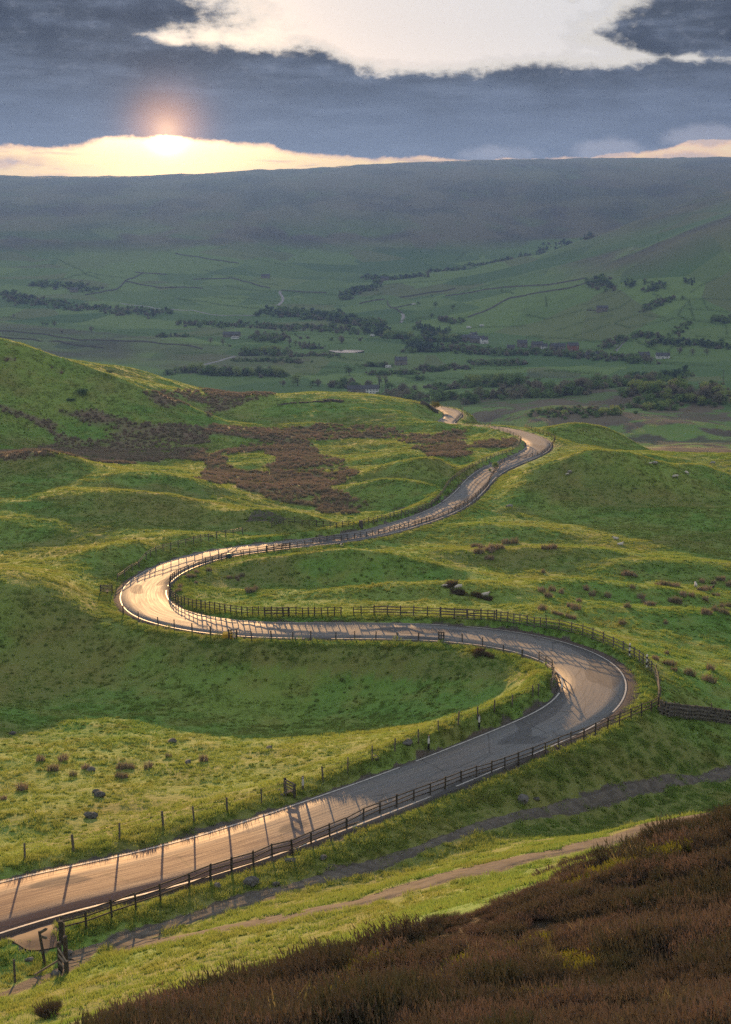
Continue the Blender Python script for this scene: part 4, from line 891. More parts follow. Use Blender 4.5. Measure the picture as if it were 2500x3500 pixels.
def stile(p, rot, label, name='stile', n=4, wd=1.2, h=1.15, t1='timber_dark', t2='timber', treads=True):
    r = empty(name, p, rot); tag(r, label, 'stile')
    for sx in (-1, 1):
        o = obj('post', PM[t1], r, (sx*wd/2, 0, 0)); o.scale = (0.15, 0.15, h*(1.0 if sx < 0 else 0.92))
    for i in range(n):
        mb = MB(); mb.box((0, 0.03, h*(0.25+0.62*i/(n-1))), (wd*0.98, 0.045, 0.10)); mb.build('rail', M[t2], r)
    if treads:
        mb = MB(); mb.box((0.1, -0.1, 0.33), (0.3, 0.9, 0.05)); mb.box((0.1, -0.4, 0.14), (0.12, 0.12, 0.34)); mb.build('step', M[t2], r)
    return r
stile(at(KN, 148, 600), -0.9, 'small timber stile among stones in the wire fence by the near road')
stile(at(KL, 150, 530), 0.2, 'timber stile in the fence corner outside the sunlit hairpin', n=5, wd=1.5, h=1.25)
stile(at(KL, 1152, 895), 0.3, 'dark little stile beside the yellow grit bin', n=3, wd=0.9, h=1.2)
stile(at(KQ, 336, 383), 0.1, 'narrow squeeze stile in the ridge-top wire fence', n=3, wd=0.55, h=1.2, treads=False)
# footpath fingerpost
p = at(KG, 505, 985); r = empty('footpath_sign', p, 0.0); tag(r, 'leaning timber footpath signpost with two short arms by the road junction', 'signpost')
mb = MB(); mb.tube([(0, 0, -0.15), (-0.10, 0, 0.9), (-0.22, 0, 1.95)], [0.085, 0.08, 0.075], 8); mb.build('post', M['timber_dark'], r)
for zz, an, tl in ((1.86, 0.5, 0.35), (1.66, -0.35, -0.05)):
    mb = MB(); R = Matrix.Rotation(an, 3, 'Z') @ Matrix.Rotation(-tl, 3, 'Y')
    mb.add([R @ Vector(q)+Vector((-0.2, 0, zz)) for q in ((0,-.03,-.075),(.38,-.03,-.075),(.46,-.03,0),(.38,-.03,.075),(0,-.03,.075),(0,.03,-.075),(.38,.03,-.075),(.46,.03,0),(.38,.03,.075),(0,.03,.075))], [(0,1,2,3,4),(9,8,7,6,5),(0,5,6,1),(1,6,7,2),(2,7,8,3),(3,8,9,4),(4,9,5,0)])
    mb.build('arm', M['timber'], r)
# bridle gate and broken fence end
p = at(KG, 690, 760); r = empty('gate_post', p); tag(r, 'stout dark gatepost with a pale board at the fence end by the road junction', 'gatepost')
mb = MB(); mb.box((0, 0, 0.62), (0.24, 0.24, 1.5)); mb.build('post', M['timber_dark'], r)
mb = MB(); mb.box((0.17, -0.02, 0.55), (0.06, 0.14, 1.45)); mb.build('board', M['timber_pale'], r)
a_, b_ = at(KG, 675, 1060), at(KG, 745, 1088); r = empty('broken_fence', a_); tag(r, 'broken end of timber fence with leaning pale rails beside the muddy track', 'fence')
for q_, hh_ in ((Vector((0, 0, 0)), 1.75), (Vector((0.2, 0.5, 0)), 1.8), (b_-a_, 0.8)):
    o = obj('post', PM['timber_dark'], r, q_); o.scale = (0.2, 0.2, hh_)
for i in range(3):
    span(r, 'rail', RMsh['timber_pale'], a_+Vector((-0.05, -0.12, 1.45-0.38*i)), b_+Vector((0.05, -0.08, 0.75-0.22*i)), 0.05, 0.10)
g_ = at(KG, 385, 1092); span(r, 'brace', RMsh['timber_pale'], a_+Vector((0, 0, 0.75)), g_+Vector((0, 0, 0.05)), 0.07, 0.09)
o = obj('post', PM['timber'], None, at(KG, 170, 1165)); o.scale = (0.1, 0.1, 1.3); o.name = 'fence_post'; tag(o, 'single thin fence post standing in the grass left of the footpath sign', 'post')
# bins
p = at(KL, 1110, 890); r = empty('grit_bin', p, -0.1); tag(r, 'yellow roadside grit bin on the ridge edge of the road', 'grit bin')
mb = MB(); mb.box((0, 0, 0.26), (0.98, 0.6, 0.60), 0, 1.06); mb.build('bin_body', M['yellow'], r)
mb = MB(); mb.add([(-.56,-.36,.56),(.56,-.36,.56),(.56,.36,.56),(-.56,.36,.56),(-.50,-.28,.68),(.50,-.28,.68),(.50,.30,.78),(-.50,.30,.78)], [(3,2,1,0),(4,5,6,7),(0,1,5,4),(1,2,6,5),(2,3,7,6),(3,0,4,7)]); mb.build('lid', M['yellow'], r)
p = at(KL, 1122, 258); v, f = [], []
for i in range(7):
    th = math.pi*i/6
    for k in range(12):
        a = 2*math.pi*k/12; rr = 0.48*(math.sin(th)**0.6)*(1+0.06*math.sin(3*a+i)); v.append((rr*math.cos(a), rr*0.85*math.sin(a), 0.40-0.46*math.cos(th)))
f = [(i*12+k, i*12+(k+1) % 12, (i+1)*12+(k+1) % 12, (i+1)*12+k) for i in range(6) for k in range(12)]
r = empty('feed_tub', p); tag(r, 'rounded teal plastic tub behind the fence above the hairpin', 'tub'); obj('tub', mesh('tub', v, f, M['teal'], smooth=True), r)
mb = MB(); mb.tube([(0, 0, 0.82), (0, 0, 0.88)], [0.22, 0.2], 12); mb.build('lid', M['teal'], r)
# stones
def rock_mesh(seed, flat=0.65):
    bm = bmesh.new(); bmesh.ops.create_icosphere(bm, subdivisions=2, radius=0.5); rs = random.Random(seed); pl = [(Vector((rs.gauss(0, 1), rs.gauss(0, 1), rs.gauss(0, 1))).normalized(), rs.uniform(.28, .42)) for _ in range(9)]
    for v_ in bm.verts:
        for n_, d_ in pl:
            q = v_.co.dot(n_)
            if q > d_: v_.co -= n_*(q-d_)
        v_.co.z *= flat; v_.co += Vector((rs.uniform(-.02, .02),)*3)
    me = bpy.data.meshes.new('boulder'); bm.to_mesh(me); bm.free(); me.materials.append(M['stone_grey']); return me
ROCK = [rock_mesh(i) for i in range(5)]
def boulder(K, x, y, s, label, group=None, i=[0]):
    p = at(K, x, y); o = obj('boulder', ROCK[i[0] % 5], None, p+Vector((0, 0, s*0.12)), i[0]*1.3, (s, s*0.9, s*0.85)); i[0] += 1; tag(o, label, 'boulder', group)
for x_, y_, s_, lb in ((763,50,1.0,'grey boulder in the left field, highest of the loose stones on the shaded slope'),(1195,82,0.95,'grey boulder in the left field, nearest the wire fence posts'),(445,293,1.1,'larger of two boulders touching in the left field'),(428,276,0.7,'smaller boulder tucked behind another in the left field'),(405,384,1.25,'low flat boulder in the left field nearest the lit road'),(403,176,0.9,'boulder half hidden by a rush tuft in the left field'),(835,142,0.9,'flat pale slab in the left field between two rush tufts'),(58,15,0.8,'lone boulder at the far left edge of the left field'),
                       (1115,682,1.25,'big dark boulder on the bank below the road fence'),(1290,583,0.9,'boulder on the bank just under the near fence rails'),(1437,568,0.7,'upright stone on the bank right of the near boulders'),(965,697,0.7,'stone low on the bank left of the big dark boulder'),(1226,687,0.6,'small stone at the track edge right of the big dark boulder')): boulder(KB, x_, y_, s_, lb)
boulder(KC, 698, 312, 1.3, 'pale mossy boulder alone on the bank above the upper track'); boulder(KC, 758, 306, 0.6, 'small stone beside the pale mossy boulder')
boulder(KN, 805, 315, 1.1, 'flat stone beside the wire fence posts near the marker post'); boulder(KN, 622, 398, 0.75, 'square stone at the foot of a wire fence post')
boulder(KG, 750, 880, 0.75, 'squared stone block beside the gatepost at the track entrance'); boulder(KG, 620, 1090, 0.7, 'stone in the mud below the broken fence'); boulder(KG, 330, 930, 0.55, 'dark stone in the grass left of the footpath sign')
for x_, y_ in ((90, 578), (105, 600), (125, 592), (180, 580), (195, 572)): boulder(KN, x_, y_, 0.4, 'loose stone piled at the foot of the small stile', 'stones round the small stile')
p = at(K2, 679, 218); mb = MB(); mb.box((0, 0, 0.6), (0.75, 0.5, 1.4), 0, 0.92); tag(mb.build('stone_gatepost', M['stone'], None, p), 'squat grey stone gatepost in the fence of the upper road', 'gatepost')
# dry stone wall at the right edge and the tumbled wall on the far knoll
def stone_wall(pts, h, label, step=0.34, th=0.5, cope=True, ruin=0.0, name='stone_wall', size=1.0):
    l = resample([tuple(q) for q in hits(pts)], step); root = empty(name, Vector((l[0][0], l[0][1], gz(l[0][0], l[0][1])))); tag(root, label, 'wall'); rs = random.Random(9)
    b, cp = MB(), MB(); rows = max(1, int(h/(0.17*size)))
    for j, q in enumerate(l):
        d = l[min(j+1, len(l)-1)]-l[max(j-1, 0)]; an = math.atan2(d[1], d[0]); z0 = gz(q[0], q[1])-root.location.z
        for i in range(rows):
            if rs.random() < ruin*(0.3+i/rows): continue
            for sd_ in (-1, 1):
                o_ = th/2*(1-0.35*i/rows)*sd_*0.5; R = Matrix.Rotation(an+rs.uniform(-.2, .2), 3, 'Z') @ Matrix.Rotation(rs.uniform(-.12, .12), 3, 'X')
                b.box((q[0]-root.location.x-math.sin(an)*o_+rs.uniform(-.06, .06)+math.cos(an)*(i % 2)*step/2, q[1]-root.location.y+math.cos(an)*o_, z0+i*0.165*size+0.05+rs.uniform(-.015, .015)), (step*rs.uniform(.8, 1.12), th*0.55, 0.165*size*rs.uniform(.82, 1.05)), 0, rs.uniform(.8, .95), R)
        if cope:
            for s_ in (0, 0.5):
                R = Matrix.Rotation(an+rs.uniform(-.15, .15), 3, 'Z') @ Matrix.Rotation(rs.uniform(-.2, .2), 3, 'Y')
                cp.box((q[0]-root.location.x+math.cos(an)*step*s_, q[1]-root.location.y+math.sin(an)*step*s_, z0+rows*0.165*size+0.11), (0.12, th*0.72, 0.28*rs.uniform(.75, 1.15)), 0, 0.8, R)
    tag(b.build('stonework', M['stone'], root), None, None, None, 'stuff')
    if cope: tag(cp.build('coping', M['stone'], root), None, None, None, 'stuff')
    return root
wl = stone_wall(KE([(1060,668),(1110,690),(1200,700),(1300,712),(1450,728),(1624,752),(1800,775)]), 1.05, 'dark dry stone wall running right from the end of the bend fence')
for x_, y_, h_ in ((1170, 690, 1.35), (1460, 728, 1.7)):
    p = at(KE, x_, y_); o = obj('thin_post', PM['timber_dark'], None, p); o.scale = (0.08, 0.08, h_); tag(o, 'thin post standing against the stone wall, %s one' % ('left' if x_ < 1300 else 'right'), 'post')
stone_wall(K4([(585,312),(720,300),(830,293),(940,293)]), 0.8, 'tumbled old stone wall along the far knoll', 0.6, 0.9, False, 0.35, 'ruined_wall', 1.6)
stone_wall(K4([(940,290),(1010,284),(1085,293)]), 1.1, 'heap of collapsed wall stones at the end of the old wall', 0.5, 1.8, False, 0.3, 'stone_heap', 1.8)
stone_wall(KF([(325,75),(350,78),(385,100),(420,125),(455,148)]), 1.1, 'pale stone wall dropping to the road on the far knoll', 0.5, 0.6, True, 0.05, 'stone_wall', 1.4)

# ------------------------------------------------------------------ rush tufts, bushes
RT = [mesh('rush_tuft', *[q for q in rush_clump(110, 0.60, 0.34, 0.035)[:2]], M['rush']) for _ in range(4)]
def tufts(K, pts, label, group, s0=0.9, s1=1.5):
    rs = random.Random(len(pts))
    for i, (x_, y_) in enumerate(pts):
        p = at(K, x_, y_); s_ = rs.uniform(s0, s1); o = obj('rush_tuft', RT[i % 4], None, p, rs.uniform(0, 6), (s_*1.15, s_*1.0, s_*rs.uniform(.8, 1.05))); tag(o, label, 'rushes', group)
tufts(KR, [(320,122),(313,252),(380,242),(355,290),(445,260),(620,240),(660,276),(767,290),(567,318),(505,355),(545,378),(310,376),(905,358),(940,230)], 'brown rush tuft on pasture just above the bend fence', 'rush tufts above the bend', 1.0, 1.6)
tufts(KR, [(395,405),(420,410),(445,415),(490,432),(515,438),(535,442)], 'low rush tuft in the row under the lit crest', 'rush tufts under the lit crest', 0.7, 1.0)
tufts(KR, [(880,140),(905,142),(930,143),(960,148),(1115,212),(1150,205),(1180,205),(1210,215),(1245,222),(1000,297),(1015,325),(1045,348),(1070,350),(1205,318),(1235,325),(1260,330),(1290,282),(1352,282),(1440,308),(1400,238),(1430,240),(1460,238),(1420,192),(1500,195),(1530,170),(1560,172),(1500,278),(1530,280),(1450,315),(1560,355),(1440,402),(1465,408),(1510,382),(1565,400),(1590,408),(1610,355),(1610,215)], 'brown rush tuft in the thick scatter at the right pasture edge', 'rush tufts at the right edge', 0.9, 1.6)
tufts(KR, [(1170,470),(870,477),(1175,685),(1160,752),(1190,760),(1215,762),(1230,800),(1320,825),(1345,832),(1455,872),(1490,880),(1100,722),(1480,795)], 'rush tuft on the right-hand slope above the stone wall', 'rush tufts above the wall', 0.8, 1.4)
tufts(KM, [(480,742),(495,742),(515,748),(540,757),(560,752),(580,752),(600,750),(620,728),(640,728),(665,725),(495,770),(510,772),(560,768),(540,796),(560,798),(795,750),(815,752),(835,750)], 'dark rush tuft in the cluster right of the central mound', 'rush tufts right of the mound', 1.2, 1.9)
tufts(KL, [(800,405),(825,405),(850,402),(1120,412),(1140,412),(1190,412),(1210,405),(1225,398),(1195,430),(1265,505),(1280,525),(1310,520),(1335,500),(705,528),(722,520),(735,485),(865,372),(962,355),(860,450)], 'rush tuft inside the sunlit hairpin', 'rush tufts inside the hairpin', 0.7, 1.3)
tufts(KB, [(237,175),(750,118),(905,134),(540,168),(560,165),(585,168),(660,165),(530,205),(550,208),(382,168),(180,135),(100,262),(15,305),(280,135),(325,200)], 'pale rush tuft among the stones of the left field', 'rush tufts in the left field', 0.7, 1.2)
def bush_mesh(name, r, h, n_, leaf, mat, seed, squash=1.0):
    rs = random.Random(seed); v, f = [], []
    cl = [(rs.uniform(-.55, .55)*r, rs.uniform(-.55, .55)*r, h*rs.uniform(.3, .8), rs.uniform(.3, .5)) for _ in range(9)]
    for _ in range(n_):
        cx_, cy_, cz_, cr = rs.choice(cl); d = Vector((rs.gauss(0, 1), rs.gauss(0, 1), rs.gauss(0, 1))).normalized()*cr*rs.uniform(.5, 1.05)
        c_ = Vector((cx_+d.x*r, cy_+d.y*r, max(0.03, cz_+d.z*h*.75))); a = Vector((rs.gauss(0, 1), rs.gauss(0, 1), rs.gauss(0, 1))).normalized()*leaf; b_ = a.orthogonal().normalized()*leaf*.7
        k = len(v); v += [c_-a, c_+b_, c_+a, c_-b_]; f.append((k, k+1, k+2, k+3))
    return mesh(name, v, f, mat)
def bush(K, x, y, r, h, mat, label, name='bush', leaf=0.09, n_=500, seed=1):
    p = at(K, x, y); root = empty(name, p); tag(root, label, 'bush'); obj('foliage', bush_mesh('foliage', r, h, n_, leaf, M[mat], seed), root)
    mb = MB(); rs = random.Random(seed)
    for k in range(4):
        a = k*1.6; mb.tube([(0, 0, -0.1), (0.25*r*math.cos(a), .25*r*math.sin(a), h*.35), (.45*r*math.cos(a), .45*r*math.sin(a), h*.7)], [0.05, 0.035, 0.015], 5)
    mb.build('stem', M['bark'], root)
bush(KF, 910, 590, 1.0, 2.0, 'leaf_green', 'small dark hawthorn bush in the roadside fence of the far straight', 'hawthorn_bush', 0.10, 500, 2)
bush(KF, 868, 615, 0.5, 0.9, 'leaf_green', 'low scrubby bush just below the roadside hawthorn', 'bush', 0.08, 180, 3)
bush(KF, 440, 118, 2.0, 3.0, 'gorse', 'yellow-green gorse bush where the road turns out of sight', 'gorse_bush', 0.16, 600, 4)
bush(K0, 650, 590, 2.3, 2.0, 'leaf_dark', 'lone dark bush on the left hillside', 'bush', 0.16, 500, 5)
bush(K0, 565, 640, 1.6, 0.9, 'leaf_dark', 'low dark bush below the lone bush on the left hillside', 'bush', 0.14, 250, 6)
bush(K0, 880, 408, 2.2, 1.3, 'leaf_dark', 'flat dark bush on the second ridge of the left hillside', 'bush', 0.16, 300, 7)
bush(K4, 845, 182, 0.9, 1.6, 'gorse', 'small yellow gorse on the far knoll skyline left of the white cottage', 'gorse_bush', 0.14, 200, 8)
print('roadside %.1fs' % (time.time()-T0))
# ------------------------------------------------------------------ sheep
def sheep_mesh(name, pose, wool, lamb=False):
    """one skinned body: spine, neck, head, four jointed legs, ears and tail"""
    V, E, Rr = [], [], []
    def v(co, r): V.append(co); Rr.append(r); return len(V)-1
    def chain(start, items):
        last = start
        for co, r in items:
            i = v(co, r); E.append((last, i)); last = i
        return last
    bz = 0.62 if pose != 'lie' else 0.30
    hip = v((-0.42, 0, bz), 0.25); mid = chain(hip, [((-0.1, 0, bz-0.01), 0.29)]); ch = chain(mid, [((0.28, 0, bz+0.0), 0.27)])
    chain(hip, [((-0.62, 0, bz+0.02), 0.13), ((-0.68, 0, bz-0.12), 0.045), ((-0.69, 0, bz-0.26), 0.035)])
    if pose == 'graze': hd = chain(ch, [((0.52, 0, bz-0.08), 0.15), ((0.66, 0.03, bz-0.28), 0.10), ((0.74, 0.04, bz-0.43), 0.085), ((0.82, 0.05, bz-0.54), 0.055)]); hz = Vector((0.70, 0.04, bz-0.33))
    else: hd = chain(ch, [((0.48, 0, bz+0.14), 0.15), ((0.58, 0.02, bz+0.30), 0.10), ((0.70, 0.05, bz+0.31), 0.085), ((0.83, 0.09, bz+0.25), 0.055)]); hz = Vector((0.60, 0.03, bz+0.33))
    for sg in (-1, 1): chain(hd-2, [((hz.x-0.02, hz.y+sg*0.12, hz.z+0.04), 0.028), ((hz.x-0.05, hz.y+sg*0.20, hz.z+0.03), 0.022)])
    if pose != 'lie':
        for sg in (-1, 1):
            chain(ch, [((0.30, sg*0.13, bz-0.22), 0.085), ((0.31, sg*0.135, 0.24), 0.05), ((0.29, sg*0.135, 0.06), 0.036), ((0.31, sg*0.135, 0.0), 0.042)])
            chain(hip, [((-0.38, sg*0.14, bz-0.18), 0.12), ((-0.50, sg*0.145, 0.27), 0.055), ((-0.47, sg*0.145, 0.07), 0.036), ((-0.45, sg*0.145, 0.0), 0.042)])
    else:
        for sg in (-1, 1):
            chain(ch, [((0.34, sg*0.2, 0.12), 0.08), ((0.50, sg*0.18, 0.06), 0.045), ((0.36, sg*0.16, 0.04), 0.036)])
            chain(hip, [((-0.30, sg*0.26, 0.13), 0.10), ((-0.12, sg*0.28, 0.06), 0.045), ((-0.28, sg*0.30, 0.04), 0.036)])
    me = bpy.data.meshes.new(name); me.from_pydata(V, E, []); o = bpy.data.objects.new(name, me); C.objects.link(o)
    md = o.modifiers.new('skin', 'SKIN'); md.use_smooth_shade = True
    for i, r in enumerate(Rr): me.skin_vertices[0].data[i].radius = (r, r)
    me.skin_vertices[0].data[0].use_root = True
    sb = o.modifiers.new('sub', 'SUBSURF'); sb.levels = 1; sb.render_levels = 1
    dg = bpy.context.evaluated_depsgraph_get(); ev = o.evaluated_get(dg); out = bpy.data.meshes.new_from_object(ev)
    C.objects.unlink(o); bpy.data.objects.remove(o)
    out.materials.clear(); out.materials.append(M[wool]); out.materials.append(M['face'])
    for p in out.polygons:
        c_ = p.center; p.material_index = 1 if ((c_ - (hz+Vector((0.07, 0, -0.03)))).length < 0.22 and c_.x > 0.57) or (pose != 'lie' and c_.z < 0.33 and abs(c_.y) > 0.05 and c_.x < 0.55) else 0
    out.shade_smooth(); return out
SH = {k: sheep_mesh('sheep', *k) for k in (('graze', 'wool'), ('stand', 'wool'), ('lie', 'wool'), ('graze', 'wool_grey'), ('stand', 'black'))}
def sheep(K, x, y, kind, rot, label, s=1.0, lamb=False):
    p = at(K, x, y); o = obj('lamb' if lamb else 'sheep', SH[kind], None, p, rot, s*0.72); tag(o, label, 'lamb' if lamb else 'sheep', None)
G, S_, L_, GG = ('graze', 'wool'), ('stand', 'wool'), ('lie', 'wool'), ('graze', 'wool_grey')
sheep(K2, 545, 350, S_, -1.4, 'sheep facing the camera on top of the central mound by the road fence', 1.15)
sheep(K2, 1260, 627, G, 3.0, 'small sheep left of the heather patch on the lit bank', 0.8); sheep(K2, 1355, 640, G, 3.6, 'sheep grazing right behind the upper dark heather patch', 1.1); sheep(K2, 1545, 695, S_, 0.1, 'sheep standing at the right end of the long dark heather patch', 1.1)
sheep(K5, 342, 862, GG, 2.2, 'grey ewe with two lambs on the lit flank of the big mound', 1.25); sheep(K5, 322, 872, S_, 0.4, 'white lamb at the left of the grey ewe on the big mound', 0.7, True); sheep(K5, 333, 868, S_, -1.2, 'white lamb between its twin and the grey ewe on the big mound', 0.7, True)
sheep(K5, 983, 786, S_, 0.3, 'small white lamb lying left of a ewe behind the big mound', 0.75, True); sheep(K5, 1021, 786, GG, 0.2, 'round ewe beside a lamb in the dip right of the big mound', 1.3)
sheep(K5, 1180, 900, G, 3.1, 'sheep walking with lowered head on the small right-hand knoll', 1.35); sheep(K5, 1270, 862, G, -1.2, 'sheep grazing near the top of the small right-hand knoll', 1.25); sheep(K5, 1477, 786, GG, 3.0, 'grey sheep far right beyond the small knoll', 1.3)
sheep(KM, 640, 570, GG, 2.9, 'dark-fleeced sheep grazing alone beside the far straight', 1.3); sheep(KM, 1110, 708, ('lie', 'wool'), 2.8, 'sheep lying in the middle of the right-hand pasture, upper of the pair', 1.2); sheep(KM, 1132, 732, L_, 0.2, 'sheep lying in the middle of the right-hand pasture, lower of the pair', 1.2)
sheep(KR, 1376, 224, S_, 1.5, 'white sheep among rush tufts at the right edge of the pasture', 1.2); sheep(KR, 1492, 230, ('stand', 'black'), 0.3, 'small black lamb among the rushes at the right edge', 0.75, True); sheep(KR, 1050, 340, L_, 3.0, 'sheep lying half hidden in a rush tuft on the right-hand pasture', 1.0)

# ------------------------------------------------------------------ valley: lanes, water
FAR = 560.0      # from here on things stand beyond the near hills
def at(K, x, y): return hit(*K([(x, y)])[0], FAR)
def valley_strip(pts, w, name, mat, lab, lift=0.6, step=10):
    l = resample([tuple(h) for h in hits(pts)], step); l = smooth_line(l, 1, 1) if len(l) > 4 else l
    drape(l, w, name, mat, lab, lift, 3, 0.08)
valley_strip(K8([(812,220),(835,198),(855,180),(850,150),(832,125),(828,105)]), 3.0, 'farm_track', M['lane'], 'pale wet farm track climbing the far hillside', 0.8)
valley_strip(K8([(-60,755),(40,740),(200,695),(300,672),(340,662),(415,635),(468,622)]), 2.8, 'lane', M['lane'], 'pale lane running up the valley beyond the left hill', 0.5)
valley_strip(K3([(540,438),(640,450),(760,465),(930,487),(1050,492),(1135,490)]), 3.0, 'valley_road', M['lane'], 'thin straight road along the foot of the far hill', 0.7)
valley_strip(K7([(700,580),(725,550),(750,520),(775,495)]), 3.5, 'lane', M['lane'], 'short pale lane between hedges right of the village', 0.7)
valley_strip(K6([(625,355),(640,335),(652,310),(640,285)]), 2.5, 'field_track', M['lane'], 'short pale track at the wood edge on the far hillside', 0.7)
pc = at(K8, 1358, 590); v = [(pc.x+19*(1+.2*math.sin(3*a))*math.cos(a), pc.y+20*math.sin(a)*(1+.2*math.cos(2*a)), 0) for a in np.linspace(0, 2*math.pi, 24, endpoint=False)]
zt = max(float(grid_sample(GZ, q[0], q[1])[0]) for q in v)+0.1
vb = [(x_, y_, zt) for x_, y_, _ in v] + [(x_, y_, zt-5) for x_, y_, _ in v]
tag(obj('pond', mesh('pond', vb, [tuple(range(24))]+[(i, (i+24), (i+1) % 24+24, (i+1) % 24) for i in range(24)], M['water'])), 'small bright pond in the valley meadow', None, None, 'structure')

# ------------------------------------------------------------------ houses
def house(K, x, y, Lx, Wy, H, rot, wall, label, rf=3.0, win=((-.3, .3), (.3, .3), (-.3, .75), (.3, .75)), chim=(-.45, .45), name='house', door=0.0, roofm='slate', s=1.0, cat='house', loc=None, frame=True):
    p = loc or at(K, x, y); r = empty(name, p, rot); r.scale = (s, s, s); tag(r, label, cat)
    mb = MB(); mb.box((0, 0, H/2-1), (Lx, Wy, H+2)); x2, y2 = Lx/2, Wy/2
    mb.add([(-x2, -y2, H), (-x2, y2, H), (-x2, 0, H+rf), (x2, -y2, H), (x2, y2, H), (x2, 0, H+rf)], [(0, 2, 1), (3, 4, 5)]); mb.build('wall', M[wall], r)
    e, t_ = 0.35, 0.28; mb = MB()
    for sg in (-1, 1):
        sl = rf/y2; yo = sg*(y2+e); zo = H-e*sl
        vs = [(-x2-.25, yo, zo), (x2+.25, yo, zo), (x2+.25, 0, H+rf), (-x2-.25, 0, H+rf)]; mb.add(vs+[(a, b, c+t_) for a, b, c in vs], [(0,1,2,3),(7,6,5,4),(0,4,5,1),(1,5,6,2),(2,6,7,3),(3,7,4,0)])
    ro = mb.build('roof', M[roofm], r)
    for c_ in chim:
        mb = MB(); mb.box((c_*Lx, 0, H+rf+0.5), (0.9, 0.7, 1.7)); mb.tube([(c_*Lx-.2, 0, H+rf+1.3), (c_*Lx-.2, 0, H+rf+1.75)], [.13, .11], 6); mb.tube([(c_*Lx+.2, 0, H+rf+1.3), (c_*Lx+.2, 0, H+rf+1.75)], [.13, .11], 6); mb.build('chimney', M['house_stone'], ro)
    for fx, fz in win:
        f_ = MB(); f_.box((fx*Lx, -y2-.04, fz*H), (1.25, .12, 1.35)); w_ = f_.build('window', M['white'], r)
        g = MB()
        for q in (-1, 1): g.box((fx*Lx+q*.27, -y2-.11, fz*H), (.46, .05, 1.1))
        g.build('pane', M['glass'], w_)
    if door is not None:
        d_ = MB(); d_.box((door*Lx, -y2-.05, 1.05), (1.0, .14, 2.1)); d_.build('door', M['black'], r)
    return r
c0 = at(K6, 292, 918); c1 = at(K6, 432, 920)
house(K6, 292, 915, 20, 6.5, 4.2, -0.02, 'house_stone', 'long grey stone cottage row adjoining the white cottage', 2.6, win=[(-.42, .3), (-.3, .3), (-.05, .3), (.1, .3), (.42, .3), (-.35, .72), (.2, .72), (.35, .72)], chim=(-.45, .1), name='cottage', door=-.18)
house(K6, 402, 919, 11.5, 7.0, 5.0, -0.02, 'render_white', 'white cottage at the right end of the cottage row beyond the far knoll', 2.9, win=[(-.38, .3), (-.12, .3), (.12, .3), (.35, .3), (-.38, .75), (-.12, .75), (.12, .75), (.35, .75)], chim=(.44,), name='cottage', door=None)
house(K6, 628, 690, 13, 9, 5.5, 0.15, 'house_stone', 'lone stone farmhouse beside the hedges above the white cottage', 3.2, win=[(-.3, .3), (.3, .3), (-.3, .75), (.3, .75)], name='farmhouse')
house(K8, 448, 470, 22, 9, 4, -0.05, 'house_stone', 'low farm buildings by the clump of trees left of the valley', 3, win=[(-.3, .5), (.2, .5)], chim=(), name='barn', cat='barn')
house(K7, 600, 262, 15, 8, 4.5, 0.1, 'house_stone', 'isolated stone field barn on the right-hand hillside', 2.8, win=[(.2, .5)], chim=(), name='field_barn', cat='barn')
vil = [((K6, 1130, 500), 20, 8, 5, .35, 'house_stone', 'long low terrace at the left end of the village'), ((K6, 1235, 515), 18, 9, 6, -.3, 'house_stone', 'large grey-roofed house in the left half of the village'),
       ((K6, 1288, 520), 9, 8, 5.5, .2, 'render_white', 'pale gable house right of the large village house'), ((K6, 1205, 480), 9, 7, 5, .5, 'render_white', 'small white house at the back of the village under the hillside'),
       ((K6, 1500, 585), 9, 7, 5, -.3, 'house_stone', 'small stone house half hidden by village trees'), ((K6, 1590, 548), 12, 8, 6, .1, 'house_stone', 'stone house in the middle of the village'),
       ((K7, 85, 560), 14, 8, 5.5, .2, 'house_stone', 'stone house with pale gable right of the village centre'), ((K7, 140, 565), 8, 6, 4, 0, 'render_white', 'small white outbuilding right of the village centre'),
       ((K7, 225, 570), 12, 8, 5, .3, 'house_stone', 'stone house left of the red brick house'), ((K7, 280, 572), 9, 7, 5, -.2, 'house_stone', 'small dark house just left of the red brick house'),
       ((K7, 368, 578), 13, 9, 7, .1, 'brick', 'tall red brick house at the right end of the village'), ((K7, 520, 632), 15, 7, 3.5, 0, 'render_white', 'low white bungalow right of the red brick house'),
       ((K7, 928, 640), 13, 9, 4.5, .2, 'house_stone', 'dark-roofed house among trees on the right'), ((K7, 1080, 638), 16, 8, 3.5, -.1, 'render_white', 'low pale farm building at the right behind trees'),
       ((K6, 500, 22), 15, 9, 5, 0, 'house_stone', 'small farm near the head of the wooded clough'), ((K3, 1180, 325), 18, 10, 5, .2, 'house_stone', 'hill farm above the pale wet track'), ((K3, 330, 388), 14, 8, 5, .1, 'house_stone', 'farm at the foot of the left far hillside')]
for (k_, x_, y_), lx, wy, h_, ro, wm, lb in vil: house(k_, x_, y_, lx, wy, h_, ro, wm, lb)
